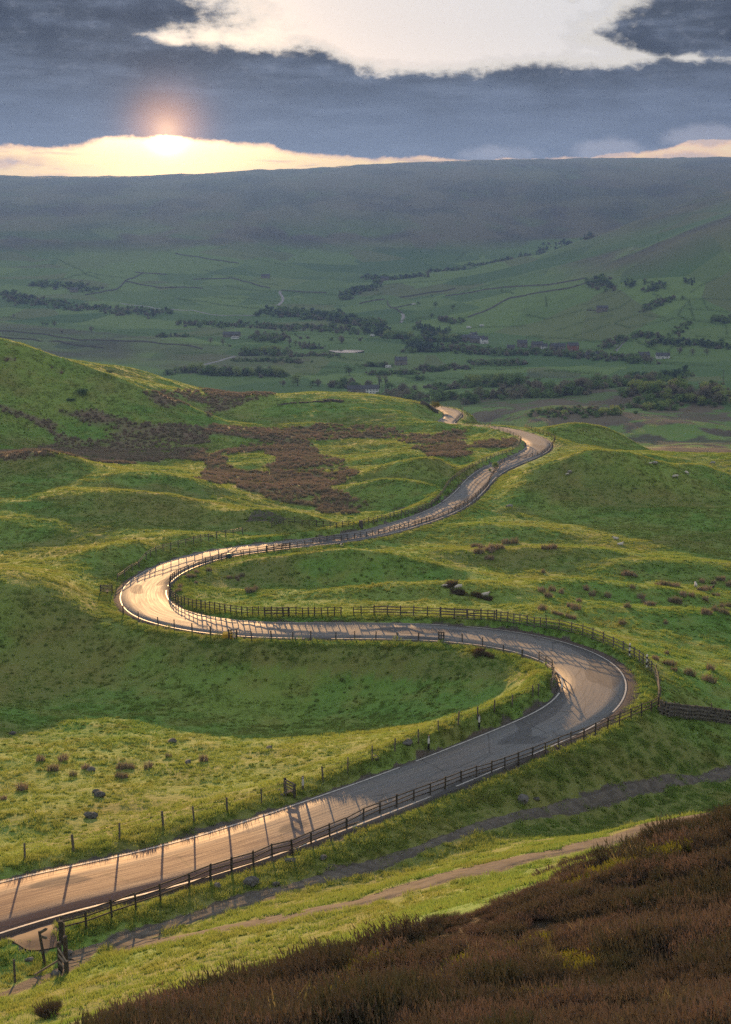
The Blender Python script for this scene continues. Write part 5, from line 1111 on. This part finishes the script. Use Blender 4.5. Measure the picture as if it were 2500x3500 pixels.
def caravan(K, x, y, lx, h_, label, name='caravan', cat='caravan'):
    p = at(K, x, y); r = empty(name, p, 0.1); tag(r, label, cat)
    prof = [(-.5, 0), (.5, 0), (.5, .6), (.44, 1), (-.44, 1), (-.5, .6)]; w_ = 2.3
    mb = MB(); n_ = len(prof); mb.add([(a*lx, -w_/2, .5+b*h_) for a, b in prof]+[(a*lx, w_/2, .5+b*h_) for a, b in prof], [tuple(range(n_)), tuple(range(n_, 2*n_))[::-1]]+[(i, i+n_, (i+1) % n_+n_, (i+1) % n_) for i in range(n_)]); mb.build('body', M['white'], r)
    for q in ((-.25, .25) if lx < 8 else (-.35, -.12, .12, .35)):
        mb = MB(); mb.box((q*lx, -w_/2-.02, .5+h_*.62), (lx*.17, .06, h_*.32)); mb.build('window', M['glass'], r)
    for q in (-.2, .2):
        for sg in (-1, 1):
            mb = MB(); mb.tube([(q*lx, sg*w_*.42, .35), (q*lx, sg*w_*.5, .35)], [.35, .35], 10); mb.build('wheel', M['black'], r)
caravan(K6, 528, 714, 6.5, 2.4, 'white caravan on the grass left of the lone farmhouse'); caravan(K6, 402, 466, 6, 2.4, 'white caravan at the dark wood edge')
caravan(K8, 474, 489, 10, 2.7, 'long white bus parked by the low farm buildings', 'bus', 'bus'); caravan(K6, 1168, 400, 7, 2.4, 'white trailer on the hillside lane above the village', 'trailer', 'trailer'); caravan(K6, 1270, 388, 6, 2.2, 'small white van on the hillside lane above the village', 'van', 'van')
caravan(K6, 730, 214, 6, 2.3, 'white trailer alone beside a wall high on the hillside', 'trailer', 'trailer')
def pole(K, x, y, h_, label):
    p = at(K, x, y); r = empty('telegraph_pole', p); tag(r, label, 'pole'); mb = MB(); mb.tube([(0, 0, -1), (0, 0, h_)], [.2, .15], 6); mb.build('post', M['timber_dark'], r)
    mb = MB(); mb.box((0, 0, h_-.5), (2.2, .15, .15)); mb.build('crossarm', M['timber_dark'], r)
pole(K7, 1560, 845, 11, 'wooden telegraph pole in the pale field at the right'); pole(K6, 478, 915, 11, 'wooden pole beside the white cottage'); pole(K8, 326, 320, 11, 'pale pole beside the straight valley road'); pole(K7, 1058, 835, 9, 'wooden pole in front of the dense trees at the right'); pole(K8, 168, 448, 9, 'wooden pole in the rough field at the left of the valley')

# ------------------------------------------------------------------ trees, hedges, field walls
def crown(kind, seed, n_=420):
    """a unit-height tree: (crown verts, faces), (trunk MB)"""
    rs = random.Random(seed); v, f = [], []; tr = MB()
    if kind == 'conifer':
        tr.tube([(0, 0, -.05), (0, 0, .95)], [.018, .004], 5)
        for _ in range(n_):
            z = rs.uniform(.10, 1.0); R_ = .20*(1-z)**.8+.01; a = rs.uniform(0, 6.28); q = R_*math.sqrt(rs.uniform(.2, 1)); c_ = Vector((q*math.cos(a), q*math.sin(a), z-.05*q/R_))
            d = Vector((math.cos(a), math.sin(a), -.5)).normalized()*.05; s_ = d.orthogonal().normalized()*.022; k = len(v); v += [c_-s_, c_+s_, c_+d]; f.append((k, k+1, k+2))
        return v, f, tr
    tr.tube([(0, 0, -.06), (.01, 0, .2), (0, .01, .45)], [.032, .024, .016], 6)
    blobs = []
    nb = {'round': 11, 'bare': 13, 'tall': 12, 'shrub': 9}[kind]
    for i in range(nb):
        a = rs.uniform(0, 6.28)
        if kind == 'shrub': q = rs.uniform(0, .42); z = rs.uniform(.25, .72); br = rs.uniform(.18, .28)
        elif kind == 'tall': q = rs.uniform(0, .2); z = rs.uniform(.4, .86); br = rs.uniform(.09, .16)
        else: q = rs.uniform(.03, .30); z = rs.uniform(.26, .82); q *= 1.15-abs(z-.5); br = rs.uniform(.14, .22)
        c_ = Vector((q*math.cos(a), q*math.sin(a), z)); blobs.append((c_, br))
        tr.tube([(0, 0, .14+.25*rs.random()*(kind != 'shrub')), c_*.6+Vector((0, 0, .12)), c_], [.014, .010, .004], 4)
        if kind in ('bare', 'tall'):
            for _ in range(4):
                d = Vector((rs.gauss(0, 1), rs.gauss(0, 1), rs.gauss(.6, .6))).normalized()*br*1.2; tr.tube([c_, c_+d*.6, c_+d], [.006, .004, .0015], 3)
    sz = {'round': .036, 'bare': .024, 'tall': .022, 'shrub': .05}[kind]
    for _ in range(int(n_*(1.0 if kind in ('round', 'shrub') else .8))):
        c_, br = rs.choice(blobs); d = Vector((rs.gauss(0, 1), rs.gauss(0, 1), rs.gauss(.15, .9))).normalized()*br*rs.uniform(.45, 1.1); p = c_+d
        p.z = max(.04, p.z)
        a = Vector((rs.gauss(0, 1), rs.gauss(0, 1), rs.gauss(0, 1))).normalized()*sz*rs.uniform(.7, 1.4); b = a.orthogonal().normalized()*sz*.8; k = len(v); v += [p-a, p+b, p+a, p-b]; f.append((k, k+1, k+2, k+3))
    return v, f, tr
KINDS = []   # (name, crown mesh, trunk mesh, raw)
for nm, kd, mt, sd_ in (('green', 'round', 'leaf_green', 1), ('green', 'round', 'leaf_green', 2), ('pale', 'round', 'leaf_pale', 3), ('pale', 'round', 'leaf_pale', 4), ('brown', 'bare', 'leaf_brown', 5), ('brown', 'round', 'leaf_brown', 6), ('conifer', 'conifer', 'leaf_dark', 7), ('dark', 'round', 'leaf_dark', 8), ('shrub', 'shrub', 'leaf_green', 9), ('shrub', 'shrub', 'leaf_brown', 10), ('palsh', 'shrub', 'leaf_pale', 11), ('bare', 'tall', 'leaf_brown', 12)):
    v, f, tr = crown(kd, sd_, 620 if kd != 'tall' else 260); KINDS.append((nm, mesh('crown', v, f, M[mt]), tr.mesh('trunk', M['bark']), mt))
IDX = {}
for i, k in enumerate(KINDS): IDX.setdefault(k[0], []).append(i)
SPEC = []   # (apparent size, x, y, z, height, width factor, kind index, label, group)
rt = random.Random(21)
EXTRA = []
def row(K, pts, n_, h0, h1, mix, label, depth=14, single=False):
    l = hits(K(pts)); cum = [0]
    for i in range(len(l)-1): cum.append(cum[-1]+(l[i+1]-l[i]).length)
    for j in range(n_):
        t_ = (j+rt.uniform(.1, .9))/n_*cum[-1] if not single else 0; i = max(0, min(len(l)-2, next((q for q in range(len(cum)-1) if cum[q+1] >= t_), len(l)-2))) if len(l) > 1 else 0
        p = l[0].copy() if len(l) == 1 else l[i].lerp(l[i+1], (t_-cum[i])/max(1e-6, cum[i+1]-cum[i]))
        if not single: p.x += rt.gauss(0, 2.5); p.y += rt.uniform(-depth*.3, depth)
        if not single and n_ >= 8:
            for _ in range(2):
                ex, ey = p.x+rt.gauss(0, 6), p.y+rt.uniform(-depth*.35, depth*.8); EXTRA.append((0, ex, ey, gz(ex, ey), rt.uniform(.3, .55)*h1, rt.uniform(1.0, 1.5), rt.choice(IDX['shrub']), label))
        h = rt.uniform(h0, h1); k = rt.choice(IDX[rt.choice(mix)]); h *= 0.78; SPEC.append((h/p.y, p.x, p.y, gz(p.x, p.y), h, rt.uniform(.95, 1.35), k, label))
P_, G_, B_, S_h, N_, D_ = 'pale', 'green', 'brown', 'shrub', 'conifer', 'dark'
row(K8, [(0,768),(250,772),(500,780),(870,790)], 30, 10, 15, [P_, P_, G_, B_], 'pale green tree in the stream row left of the white cottages')
row(K8, [(540,612),(870,618)], 14, 10, 15, [P_, G_, B_], 'tree in the dense round clump above the pale lane', 25)
row(K8, [(600,497),(850,507)], 16, 10, 15, [B_, G_, B_], 'brownish tree in the clump beside the low farm buildings', 30)
row(K8, [(880,627),(1270,628)], 24, 4, 7, [S_h], 'low scrub tree in the line by the pond', 12)
row(K8, [(460,665),(620,668)], 10, 4, 6, [S_h], 'low scrub in the line right of the pale lane', 10); row(K8, [(680,665),(860,668),(1020,685)], 16, 5, 8, [S_h, G_], 'bushy tree in the hedge above the stream row', 10)
row(K8, [(1010,558),(1060,566),(1145,566)], 8, 8, 12, [N_, N_, B_], 'small conifer in the cluster above the pond', 8)
for i, (x_, y_, h_, kd, lb) in enumerate([(280,522,11,B_,'single bare-looking tree in the bright field, left of a pair'),(380,537,12,B_,'single pale bare tree in the bright field, right of a pair'),(430,546,5,S_h,'round bush right of the two field trees'),(905,530,11,B_,'brownish tree right of the farm clump'),(955,538,10,P_,'pale greyish tree right of the brownish one by the farm clump'),(1240,498,7,S_h,'round bush left of the single tree in the right bright field'),(1320,523,11,B_,'single dark tree in the middle of the bright field'),(1468,502,8,S_h,'round bush at the hedge right of the single field tree'),(988,486,7,S_h,'bush on the upper field edge, left of two'),(953,457,6,S_h,'bush highest on the upper field edge'),(1048,482,7,S_h,'bush on the upper field edge, right of two'),(970,858,17,P_,'big spreading pale green tree left of the white cottages'),(850,860,8,B_,'low dark tree beside the big spreading pale tree'),(1380,778,18,G_,'large dark green tree above the white cottages')]):
    row(K8, [(x_, y_)], 1, h_, h_, [kd], lb, single=True)
row(K8, [(1060,855),(1160,858)], 4, 8, 11, [B_, G_], 'tree between the big pale tree and the cottages', 8)
row(K8, [(0,388),(300,388),(560,393),(850,408),(1100,418),(1560,452)], 80, 8, 13, [G_, D_, B_, G_], 'dark tree in the long belt across the valley floor', 40)
row(K8, [(670,302),(900,308),(1150,323),(1450,378),(1600,425)], 90, 12, 18, [D_, G_, G_], 'tree of the wood at the foot of the far hill', 60)
row(K8, [(1320,182),(1420,125),(1624,65)], 45, 11, 15, [D_, G_], 'tree of the wooded clough on the far hillside', 70)
row(K3, [(0,432),(130,442),(380,472),(620,492),(760,497)], 80, 8, 13, [G_, B_, D_], 'dark tree in the left part of the valley belt', 50)
row(K3, [(180,540),(215,541),(250,538)], 4, 8, 11, [G_, B_], 'tree in the small trio left in the bright field'); row(K3, [(705,588),(845,588)], 10, 7, 10, [G_, D_], 'tree in the compact dark clump in the left field', 14)
for x_, y_, h_, lb in ((275,572,7,'small round tree in the long bright field, left one'),(408,566,11,'single tree in the long bright field, right one'),(60,502,9,'dark tree at the far left of the valley'),(1515,615,13,'tree in the bright field right of the conifers')): row(K3, [(x_, y_)], 1, h_, h_, [B_], lb, single=True)
row(K3, [(130,362),(250,372),(420,385)], 36, 10, 14, [D_, G_], 'tree of the hillside wood at the far left', 60); row(K3, [(0,402),(130,432)], 22, 9, 13, [D_, G_], 'tree at the left foot of the far hill', 50)
row(K6, [(440,445),(560,485),(700,525),(900,535),(1100,525)], 70, 12, 17, [G_, G_, D_, P_], 'tree of the dense wood left of the village', 60)
row(K6, [(700,592),(900,592)], 18, 13, 17, [N_, D_], 'dark conifer in the block before the village wood', 22); row(K6, [(780,430),(1000,470)], 16, 13, 17, [N_], 'tall conifer rising from the village wood', 40)
row(K6, [(1000,595),(1300,605),(1600,608)], 44, 9, 13, [G_, B_, G_], 'tree in the belt in front of the village', 30)
row(K6, [(350,705),(520,708)], 14, 7, 10, [G_, S_h], 'bushy tree in the thicket left of the white caravan', 12); row(K6, [(570,762),(720,768)], 12, 6, 9, [G_, S_h, B_], 'bushy tree below the lone farmhouse', 12); row(K6, [(780,742),(1000,738)], 16, 7, 11, [B_, G_], 'tree in the hedge row right of the lone farmhouse', 14); row(K6, [(1010,725),(1170,730)], 10, 7, 10, [B_, S_h], 'tree in the hedge row farther right of the farmhouse', 12); row(K6, [(1190,690),(1600,690)], 24, 6, 10, [G_, S_h], 'tree along the long hedge below the village', 14)
row(K6, [(460,875)], 1, 19, 19, ['bare'], 'tall bare tree behind the white cottage, left of two', single=True); row(K6, [(510,877)], 1, 19, 19, ['bare'], 'tall bare tree behind the white cottage, right of two', single=True)
row(K6, [(70,868),(270,880)], 9, 9, 14, [G_, B_], 'tree crowding the left end of the cottage row', 14); row(K6, [(330,878),(370,872)], 3, 9, 12, [B_], 'brownish tree behind the cottage row roof', 6)
row(K6, [(545,882),(575,884)], 2, 9, 10, [G_], 'green tree right of the two tall bare trees', 6); row(K6, [(600,935),(690,938)], 6, 13, 17, ['bare', B_], 'tall thin brown tree right of the white cottage', 10)
row(K6, [(410,770),(540,775)], 10, 6, 9, [S_h, G_], 'hedge tree above the bare trees', 8); row(K6, [(720,815),(840,812)], 5, 6, 9, [G_], 'round hedge tree in the middle field', 6)
row(K6, [(920,875),(1080,885)], 12, 8, 11, [G_, S_h], 'bushy tree left of the tall green clump', 14); row(K6, [(1170,862),(1350,866),(1600,872)], 26, 13, 18, [G_, P_, G_], 'tall green tree in the clump right of centre', 22)
row(K6, [(500,962),(740,985),(900,995),(1100,995),(1250,978),(1600,955)], 54, 8, 14, [B_, B_, G_, 'shrub'], 'brown budding tree in the belt beyond the far bend', 30)
row(K6, [(900,348),(1120,372)], 9, 9, 13, [G_, B_], 'tree on the hillside edge above the village wood', 16)
for x_, y_, h_, lb in ((905,238,14,'single round tree high on the hillside, left one'),(1042,252,13,'single round tree high on the hillside, right one'),(870,318,10,'small tree below the two hillside trees'),(770,212,8,'small tree beside the high white trailer'),(872,152,9,'small tree on the upper wall line')): row(K6, [(x_, y_)], 1, h_, h_, [G_], lb, single=True)
row(K7, [(0,948),(330,948),(560,873),(850,863),(1000,853)], 60, 10, 16, [G_, B_, G_, B_], 'tree of the thick belt crossing right of centre', 34)
row(K7, [(860,832),(1050,828),(1240,802)], 22, 12, 16, [G_, D_], 'dark tree in the wood edge at the right fields', 30)
row(K7, [(0,605),(300,630),(600,645),(1000,685)], 60, 8, 13, [G_, B_, G_], 'tree around the right half of the village', 40); row(K7, [(640,570),(700,530),(840,480)], 14, 9, 12, [G_, B_], 'tree beside the short pale lane', 25); row(K7, [(860,472),(1050,482)], 8, 8, 12, [B_, G_], 'tree in the row above the right bright field', 10)
row(K7, [(1000,545),(1300,545),(1624,562)], 32, 8, 12, [G_, D_], 'tree of the long dark hedgerow at the right', 16); row(K7, [(1130,475),(1230,440),(1290,360)], 10, 6, 9, [G_], 'hedge tree up the right-hand fields', 8); row(K7, [(940,272),(1040,230),(1170,182)], 18, 7, 11, [G_, B_], 'tree in the diagonal hillside row', 14)
row(K7, [(520,75),(600,85),(690,120)], 18, 10, 14, [D_, G_], 'tree of the clump high on the right-hand hillside', 45); row(K7, [(790,72),(880,72)], 7, 9, 12, [D_, G_], 'tree of the small group on the upper right-hand hillside', 20); row(K7, [(960,92),(1120,92)], 12, 8, 11, [D_, G_], 'tree of the wide low group on the upper right-hand hillside', 22); row(K7, [(1270,60),(1330,62)], 6, 9, 12, [N_, D_], 'dark tree on the upper right field corner', 12); row(K7, [(1485,362),(1620,352)], 12, 8, 11, [G_], 'tree in the clump at the right frame edge', 16)
for x_, y_, lb in ((1212,606,'single field tree at the right, leftmost of three'),(1320,613,'single field tree at the right, middle of three'),(1432,614,'single field tree at the right, rightmost of three'),(1210,477,'tree by the hedge corner at the right'),(1236,880,'broad pale tree alone in the pale right field')): row(K7, [(x_, y_)], 1, 11, 12, [B_ if x_ != 1236 else G_], lb, single=True)
row(K5, [(120,405),(300,408),(450,408),(770,392)], 26, 4, 7, ['palsh', 'shrub', 'shrub'], 'low pale scrub bush in the line on the right-hand moor', 16); row(K5, [(880,345),(1010,360),(1170,352)], 14, 5, 8, ['palsh', 'shrub'], 'leafy scrub bush at the foot of the moor thicket', 20); row(K5, [(870,300),(1000,260),(1180,290)], 14, 9, 13, [P_, G_, P_], 'bright budding tree in the thicket on the right-hand moor', 25); row(K5, [(1150,275),(1350,280),(1620,310)], 24, 8, 12, [B_, B_, P_], 'brown-stemmed tree behind the smooth green knoll', 22)
row(K5, [(750,255),(830,258)], 3, 4, 5, [S_h], 'dark shrub alone on the moor edge', 6); row(K5, [(440,235),(490,232)], 3, 5, 6, [S_h], 'small bush left of the moor edge', 6)
row(KH, [(700,240),(800,205),(900,172),(1010,152)], 70, 12, 16, [N_, D_], 'conifer of the dark plantation on the spur', 80); row(KH, [(460,272),(640,245)], 30, 10, 13, [D_, G_], 'tree of the wood below the spur plantation', 60); row(KH, [(280,300),(460,285)], 20, 9, 12, [D_, G_], 'tree of the scattered wood in the clough mouth', 50); row(KH, [(0,330),(260,330)], 36, 10, 14, [D_, G_], 'tree of the wood where the clough opens', 60)
row(KF, [(458,100)], 1, 5.5, 5.5, [G_], 'small tree behind the gorse where the road turns away', single=True)
SPEC.sort(key=lambda q: -q[0])
for i, (ap, x_, y_, z_, h_, wf, k, lb) in enumerate(SPEC[:300]):
    nm, cm, tm, mt = KINDS[k]; name = {'conifer': 'conifer', 'shrub': 'shrub', 'palsh': 'shrub'}.get(nm, 'tree')
    if 'scrub' in lb or 'bush' in lb.split(' in ')[0]: name = 'shrub'
    r = empty(name, (x_, y_, z_-0.2), rt.uniform(0, 6.28)); r.scale = (h_*wf, h_*wf, h_); tag(r, lb, 'tree' if name != 'shrub' else 'shrub', lb if sum(1 for q in SPEC[:300] if q[7] == lb) > 1 else None)
    obj('crown', cm, r); obj('trunk', tm, r)
print('trees', len(SPEC))
rest = SPEC[300:] + EXTRA
def raw(cm, tm):
    v = [tuple(q.co) for q in cm.vertices]; f = [tuple(p.vertices) for p in cm.polygons]; b = len(v); v += [tuple(q.co) for q in tm.vertices]; f += [tuple(i+b for i in p.vertices) for p in tm.polygons]
    return v, f, len(cm.polygons), len(tm.polygons)
MATS = [M[k] for k in ('leaf_green', 'leaf_pale', 'leaf_brown', 'leaf_dark', 'bark')]; mk = {'leaf_green': 0, 'leaf_pale': 1, 'leaf_brown': 2, 'leaf_dark': 3}
vr = []
for nm, cm, tm, mt in KINDS:
    v, f, a, b = raw(cm, tm); vr.append((v, f, [mk[mt]]*a+[4]*b, [0]*len(v)))
scatter('distant_woodland', vr, MATS, np.array([(q[1], q[2], q[3]-.3) for q in rest]), np.array([(0, 0, rt.uniform(0, 6.28)) for q in rest]), np.array([(q[4]*q[5], q[4]*q[5], q[4]) for q in rest]), np.array([q[6] for q in rest]), 'far woods and hedgerow trees across the valley')
# hedges and field walls
def hedge(K, pts, label, h=2.4, w=2.0, group=None, mat='leaf_green', gap=0.12, name='hedge', n_per=3.2):
    l = resample([tuple(q) for q in hits(K(pts))], 1.6); rs = random.Random(int(l[0][0]*7) % 1000); v, f = [], []; p0 = Vector((l[0][0], l[0][1], gz(l[0][0], l[0][1])))
    zz = grid_sample(GZ, l[:, 0], l[:, 1])
    for j in range(len(l)):
        if math.sin(j*.31+l[0][0])*math.sin(j*.113) > 1-gap*2: continue
        hh_ = h*(.75+.45*abs(math.sin(j*.17+3))*rs.uniform(.6, 1.2))
        for _ in range(int(n_per*2)):
            c_ = Vector((l[j][0]+rs.uniform(-1, 1)*w*.5, l[j][1]+rs.uniform(-1, 1)*w*.5, zz[j]+rs.uniform(.05, 1)*hh_))-p0
            a = Vector((rs.gauss(0, 1), rs.gauss(0, 1), rs.gauss(0, .8))).normalized()*rs.uniform(.4, .75); b = a.orthogonal().normalized()*.5; k = len(v); v += [c_-a, c_+b, c_+a, c_-b]; f.append((k, k+1, k+2, k+3))
    r = empty(name, p0); tag(r, label, 'hedge', group); obj('foliage', mesh('foliage', v, f, M[mat]), r)
    mb = MB()
    for j in range(0, len(l), 9): mb.tube([Vector((l[j][0], l[j][1], zz[j]-.3))-p0, Vector((l[j][0], l[j][1], zz[j]+h*.7))-p0], [.12, .05], 4)
    if False: mb.build('stems', M['bark'], r)['kind'] = 'stuff'
def hedges(K, lst, label, **kw):
    for pts in lst: hedge(K, pts, label, group=label if len(lst) > 1 else None, **kw)
hedges(K7, [[(380,465),(640,380),(900,290),(960,262)], [(820,397),(1100,352),(1160,322)], [(1160,322),(1310,342),(1580,382)], [(1130,472),(1290,362),(1200,302),(1260,222),(1290,190)], [(920,297),(1100,322)], [(1180,182),(1624,177)], [(1280,252),(1600,277)]], 'dark hedgerow dividing the green fields of the right-hand hillside', h=3)
hedges(K7, [[(440,222),(660,152),(800,82)], [(640,272),(740,237),(830,182)], [(1300,120),(1400,60),(1520,0)]], 'ragged hedge climbing the upper right-hand hillside', h=3)
hedges(K7, [[(0,472),(480,502),(700,517)], [(790,502),(1000,522),(1100,495)], [(790,490),(1130,485)]], 'dark hedge along the top of the village fields', h=3.2)
hedge(K7, [(140,742),(380,755),(600,772)], 'long hedge crossing the rough field right of centre', h=2.5); hedge(K7, [(1040,682),(1290,695),(1540,708)], 'dark hedge under the bright field at the right edge', h=3.2); hedge(K7, [(690,585),(770,500)], 'hedge beside the short pale lane')
hedges(K6, [[(0,477),(200,477),(540,507)], [(0,717),(330,722)], [(600,782),(900,822)], [(720,802),(1150,802)], [(1000,702),(1600,692)], [(1170,722),(1600,717)], [(330,772),(560,772)]], 'low hedge between the flat fields of the valley floor', h=2.0)
hedges(K8, [[(0,527),(330,542)], [(560,507),(700,522)], [(950,712),(1300,712)], [(1040,772),(1200,777)], [(470,662),(620,667)], [(1280,630),(1500,662)]], 'low hedge among the fields left of centre', h=2.0)
hedges(K7, [[(700,560),(600,560),(440,580)], [(0,300),(160,330),(330,290),(520,250)], [(160,230),(150,150)], [(230,420),(480,340),(690,300)], [(1000,130),(1180,182)], [(1400,175),(1440,260)], [(1580,380),(1590,450)], [(1340,470),(1624,480)], [(880,520),(1100,600)], [(1100,610),(1160,540)], [(700,370),(820,397)], [(1330,345),(1290,190)]], 'thin dark boundary hedge on the patchwork of the right-hand valley side', h=2.6)
hedges(K6, [[(620,345),(900,300),(1060,262)], [(700,352),(830,330)], [(980,330),(1160,317)], [(1160,400),(1500,390),(1624,380)], [(340,170),(480,120)], [(400,70),(640,45)], [(640,40),(900,30),(1150,0)], [(1100,130),(1250,80),(1500,20)], [(1440,75),(1420,110),(1530,135)], [(1060,60),(1300,40)]], 'thin dark boundary hedge on the middle hillside above the village wood', h=2.6)
hedges(K8, [[(100,470),(500,440)], [(850,450),(1300,460)], [(1150,590),(1320,575)], [(950,770),(1310,745)], [(1430,690),(1500,720)], [(620,640),(900,640)], [(0,600),(330,600)], [(870,105),(1280,140)], [(860,230),(1290,200)], [(400,60),(820,110)], [(300,150),(830,190)], [(0,160),(330,210),(690,250)]], 'faint hedge line across the fields of the valley head', h=2.4)
hedges(K3, [[(150,350),(400,300),(560,330)], [(250,240),(440,330)], [(900,290),(1240,360)], [(1040,220),(1300,280)], [(640,200),(800,180)], [(0,500),(420,520)], [(420,555),(1100,600)]], 'faint boundary line on the left side of the valley', h=2.4)
hedges(KH, [[(60,205),(200,185)], [(400,250),(440,210)]], 'faint hedge on the slope under the ridge', h=3)
def field_wall(K, pts, label, group=None, h=1.3, w=1.0):
    l = resample([tuple(q) for q in hits(K(pts))], 8.0); zz = grid_sample(GZ, l[:, 0], l[:, 1]); p0 = Vector((l[0][0], l[0][1], zz[0])); mb = MB(); rs = random.Random(3)
    for j in range(len(l)-1):
        a = Vector((l[j][0], l[j][1], zz[j]))-p0; b = Vector((l[j+1][0], l[j+1][1], zz[j+1]))-p0; s_ = Vector((-(b-a).y, (b-a).x, 0)).normalized()*w/2; ha, hb = h*rs.uniform(.8, 1.15), h*rs.uniform(.8, 1.15); D3 = Vector((0, 0, 1))
        mb.add([a-s_-D3, a+s_-D3, b+s_-D3, b-s_-D3, a-s_*.6+D3*ha, a+s_*.6+D3*ha, b+s_*.6+D3*hb, b-s_*.6+D3*hb], [(4,5,6,7),(0,4,7,3),(1,2,6,5),(0,1,5,4),(2,3,7,6)])
    tag(mb.build('field_wall', M['stone'], None, p0), label, 'wall', group)
def walls(K, lst, label, **kw):
    for pts in lst: field_wall(K, pts, label, label if len(lst) > 1 else None, **kw)
walls(K7, [[(0,137),(300,92),(500,37)], [(0,67),(190,57),(470,7)]], 'dark field wall slanting across the upper right-hand pasture', h=1.8, w=1.6); field_wall(K7, [(480,260),(640,270)], 'short dark wall beside the field barn')
walls(K6, [[(560,242),(720,212)], [(520,180),(530,220),(640,282)]], 'short field wall near the high white trailer', h=1.7, w=1.5); walls(K6, [[(980,147),(1200,117),(1440,77),(1624,67)], [(1160,317),(1300,267),(1380,222),(1500,162),(1624,142)], [(620,157),(860,117),(1060,87)], [(300,207),(500,172)]], 'long dark wall sweeping up the middle hillside', h=2.0, w=1.8)
walls(K3, [[(600,300),(740,312)], [(780,217),(900,237),(1060,262)], [(380,402),(520,377),(600,322),(640,302)], [(560,342),(720,372),(900,372)], [(860,332),(1030,327),(1200,372)], [(1250,382),(1450,392)]], 'field wall on the dusky slope under the setting sun', h=2.0, w=1.8)
walls(K3, [[(0,562),(200,577),(520,607),(900,642)], [(0,588),(150,600),(330,625),(460,640)]], 'long dark wall line across the flat left meadow', h=1.6, w=1.4)
# broken rocks on the skyline edge
rs = random.Random(4)
for i, (x_, y_) in enumerate(((1040,366),(1052,364),(1066,365),(1080,365),(690,381),(712,380),(1160,363))):
    p = Vector(Dy(x_, y_+1.5, 4540 if x_ > 900 else 4440)); p.z = gz(p.x, p.y); s_ = rs.uniform(9, 16)
    tag(obj('crag', ROCK[i % 5], None, p+Vector((0, 0, s_*.15)), i, (s_*1.6, s_, s_*.8)), 'dark gritstone crag on the far skyline', 'crag', 'crags on the far skyline')
print('all %.1fs' % (time.time()-T0), len(bpy.data.objects))
# ------------------------------------------------------------------ haze over the valley
def haze():
    m = bpy.data.materials.new('valley_haze'); m.use_nodes = True; t = NT(m.node_tree); t.n.clear()
    out = t.new('ShaderNodeOutputMaterial'); v = t.new('ShaderNodeVolumePrincipled')
    v.inputs['Color'].default_value = (0.075, 0.160, 0.46, 1); v.inputs['Density'].default_value = HAZE_D; v.inputs['Anisotropy'].default_value = 0.45
    t.l.new(v.outputs[0], out.inputs['Volume'])
    x, y0, y1, z0, z1 = 3000, -60, 7050, float(GZ.min())-1, float(GZ.max())+3
    mb = MB(); mb.box((0, (y0+y1)/2, (z0+z1)/2), (2*x, y1-y0, z1-z0))
    tag(mb.build('haze', m), 'pale evening haze filling the valley', None, None, 'stuff')
HAZE_D = 1.15e-4
haze()
# ------------------------------------------------------------------ tell look-alikes in a row apart by their order
def tell_apart(limit=70):
    by = {}
    for o in bpy.data.objects:
        if o.parent is None and o.get('group') and o.get('label'): by.setdefault(o['label'], []).append(o)
    for lab, os_ in by.items():
        if not 2 <= len(os_) <= limit: continue
        os_.sort(key=lambda o: o.location.x/max(1.0, o.location.y))
        for i, o in enumerate(os_):
            e = 'leftmost' if i == 0 else 'rightmost' if i == len(os_)-1 else '%d%s from left' % (i+1, {2: 'nd', 3: 'rd', 21: 'st', 22: 'nd', 23: 'rd', 31: 'st', 32: 'nd', 33: 'rd', 41: 'st', 42: 'nd', 43: 'rd', 51: 'st', 52: 'nd', 53: 'rd', 61: 'st', 62: 'nd', 63: 'rd'}.get(i+1, 'th'))
            o['label'] = ' '.join(lab.split()[:13]) + ', ' + e if len(lab.split()) <= 13 else lab
tell_apart()
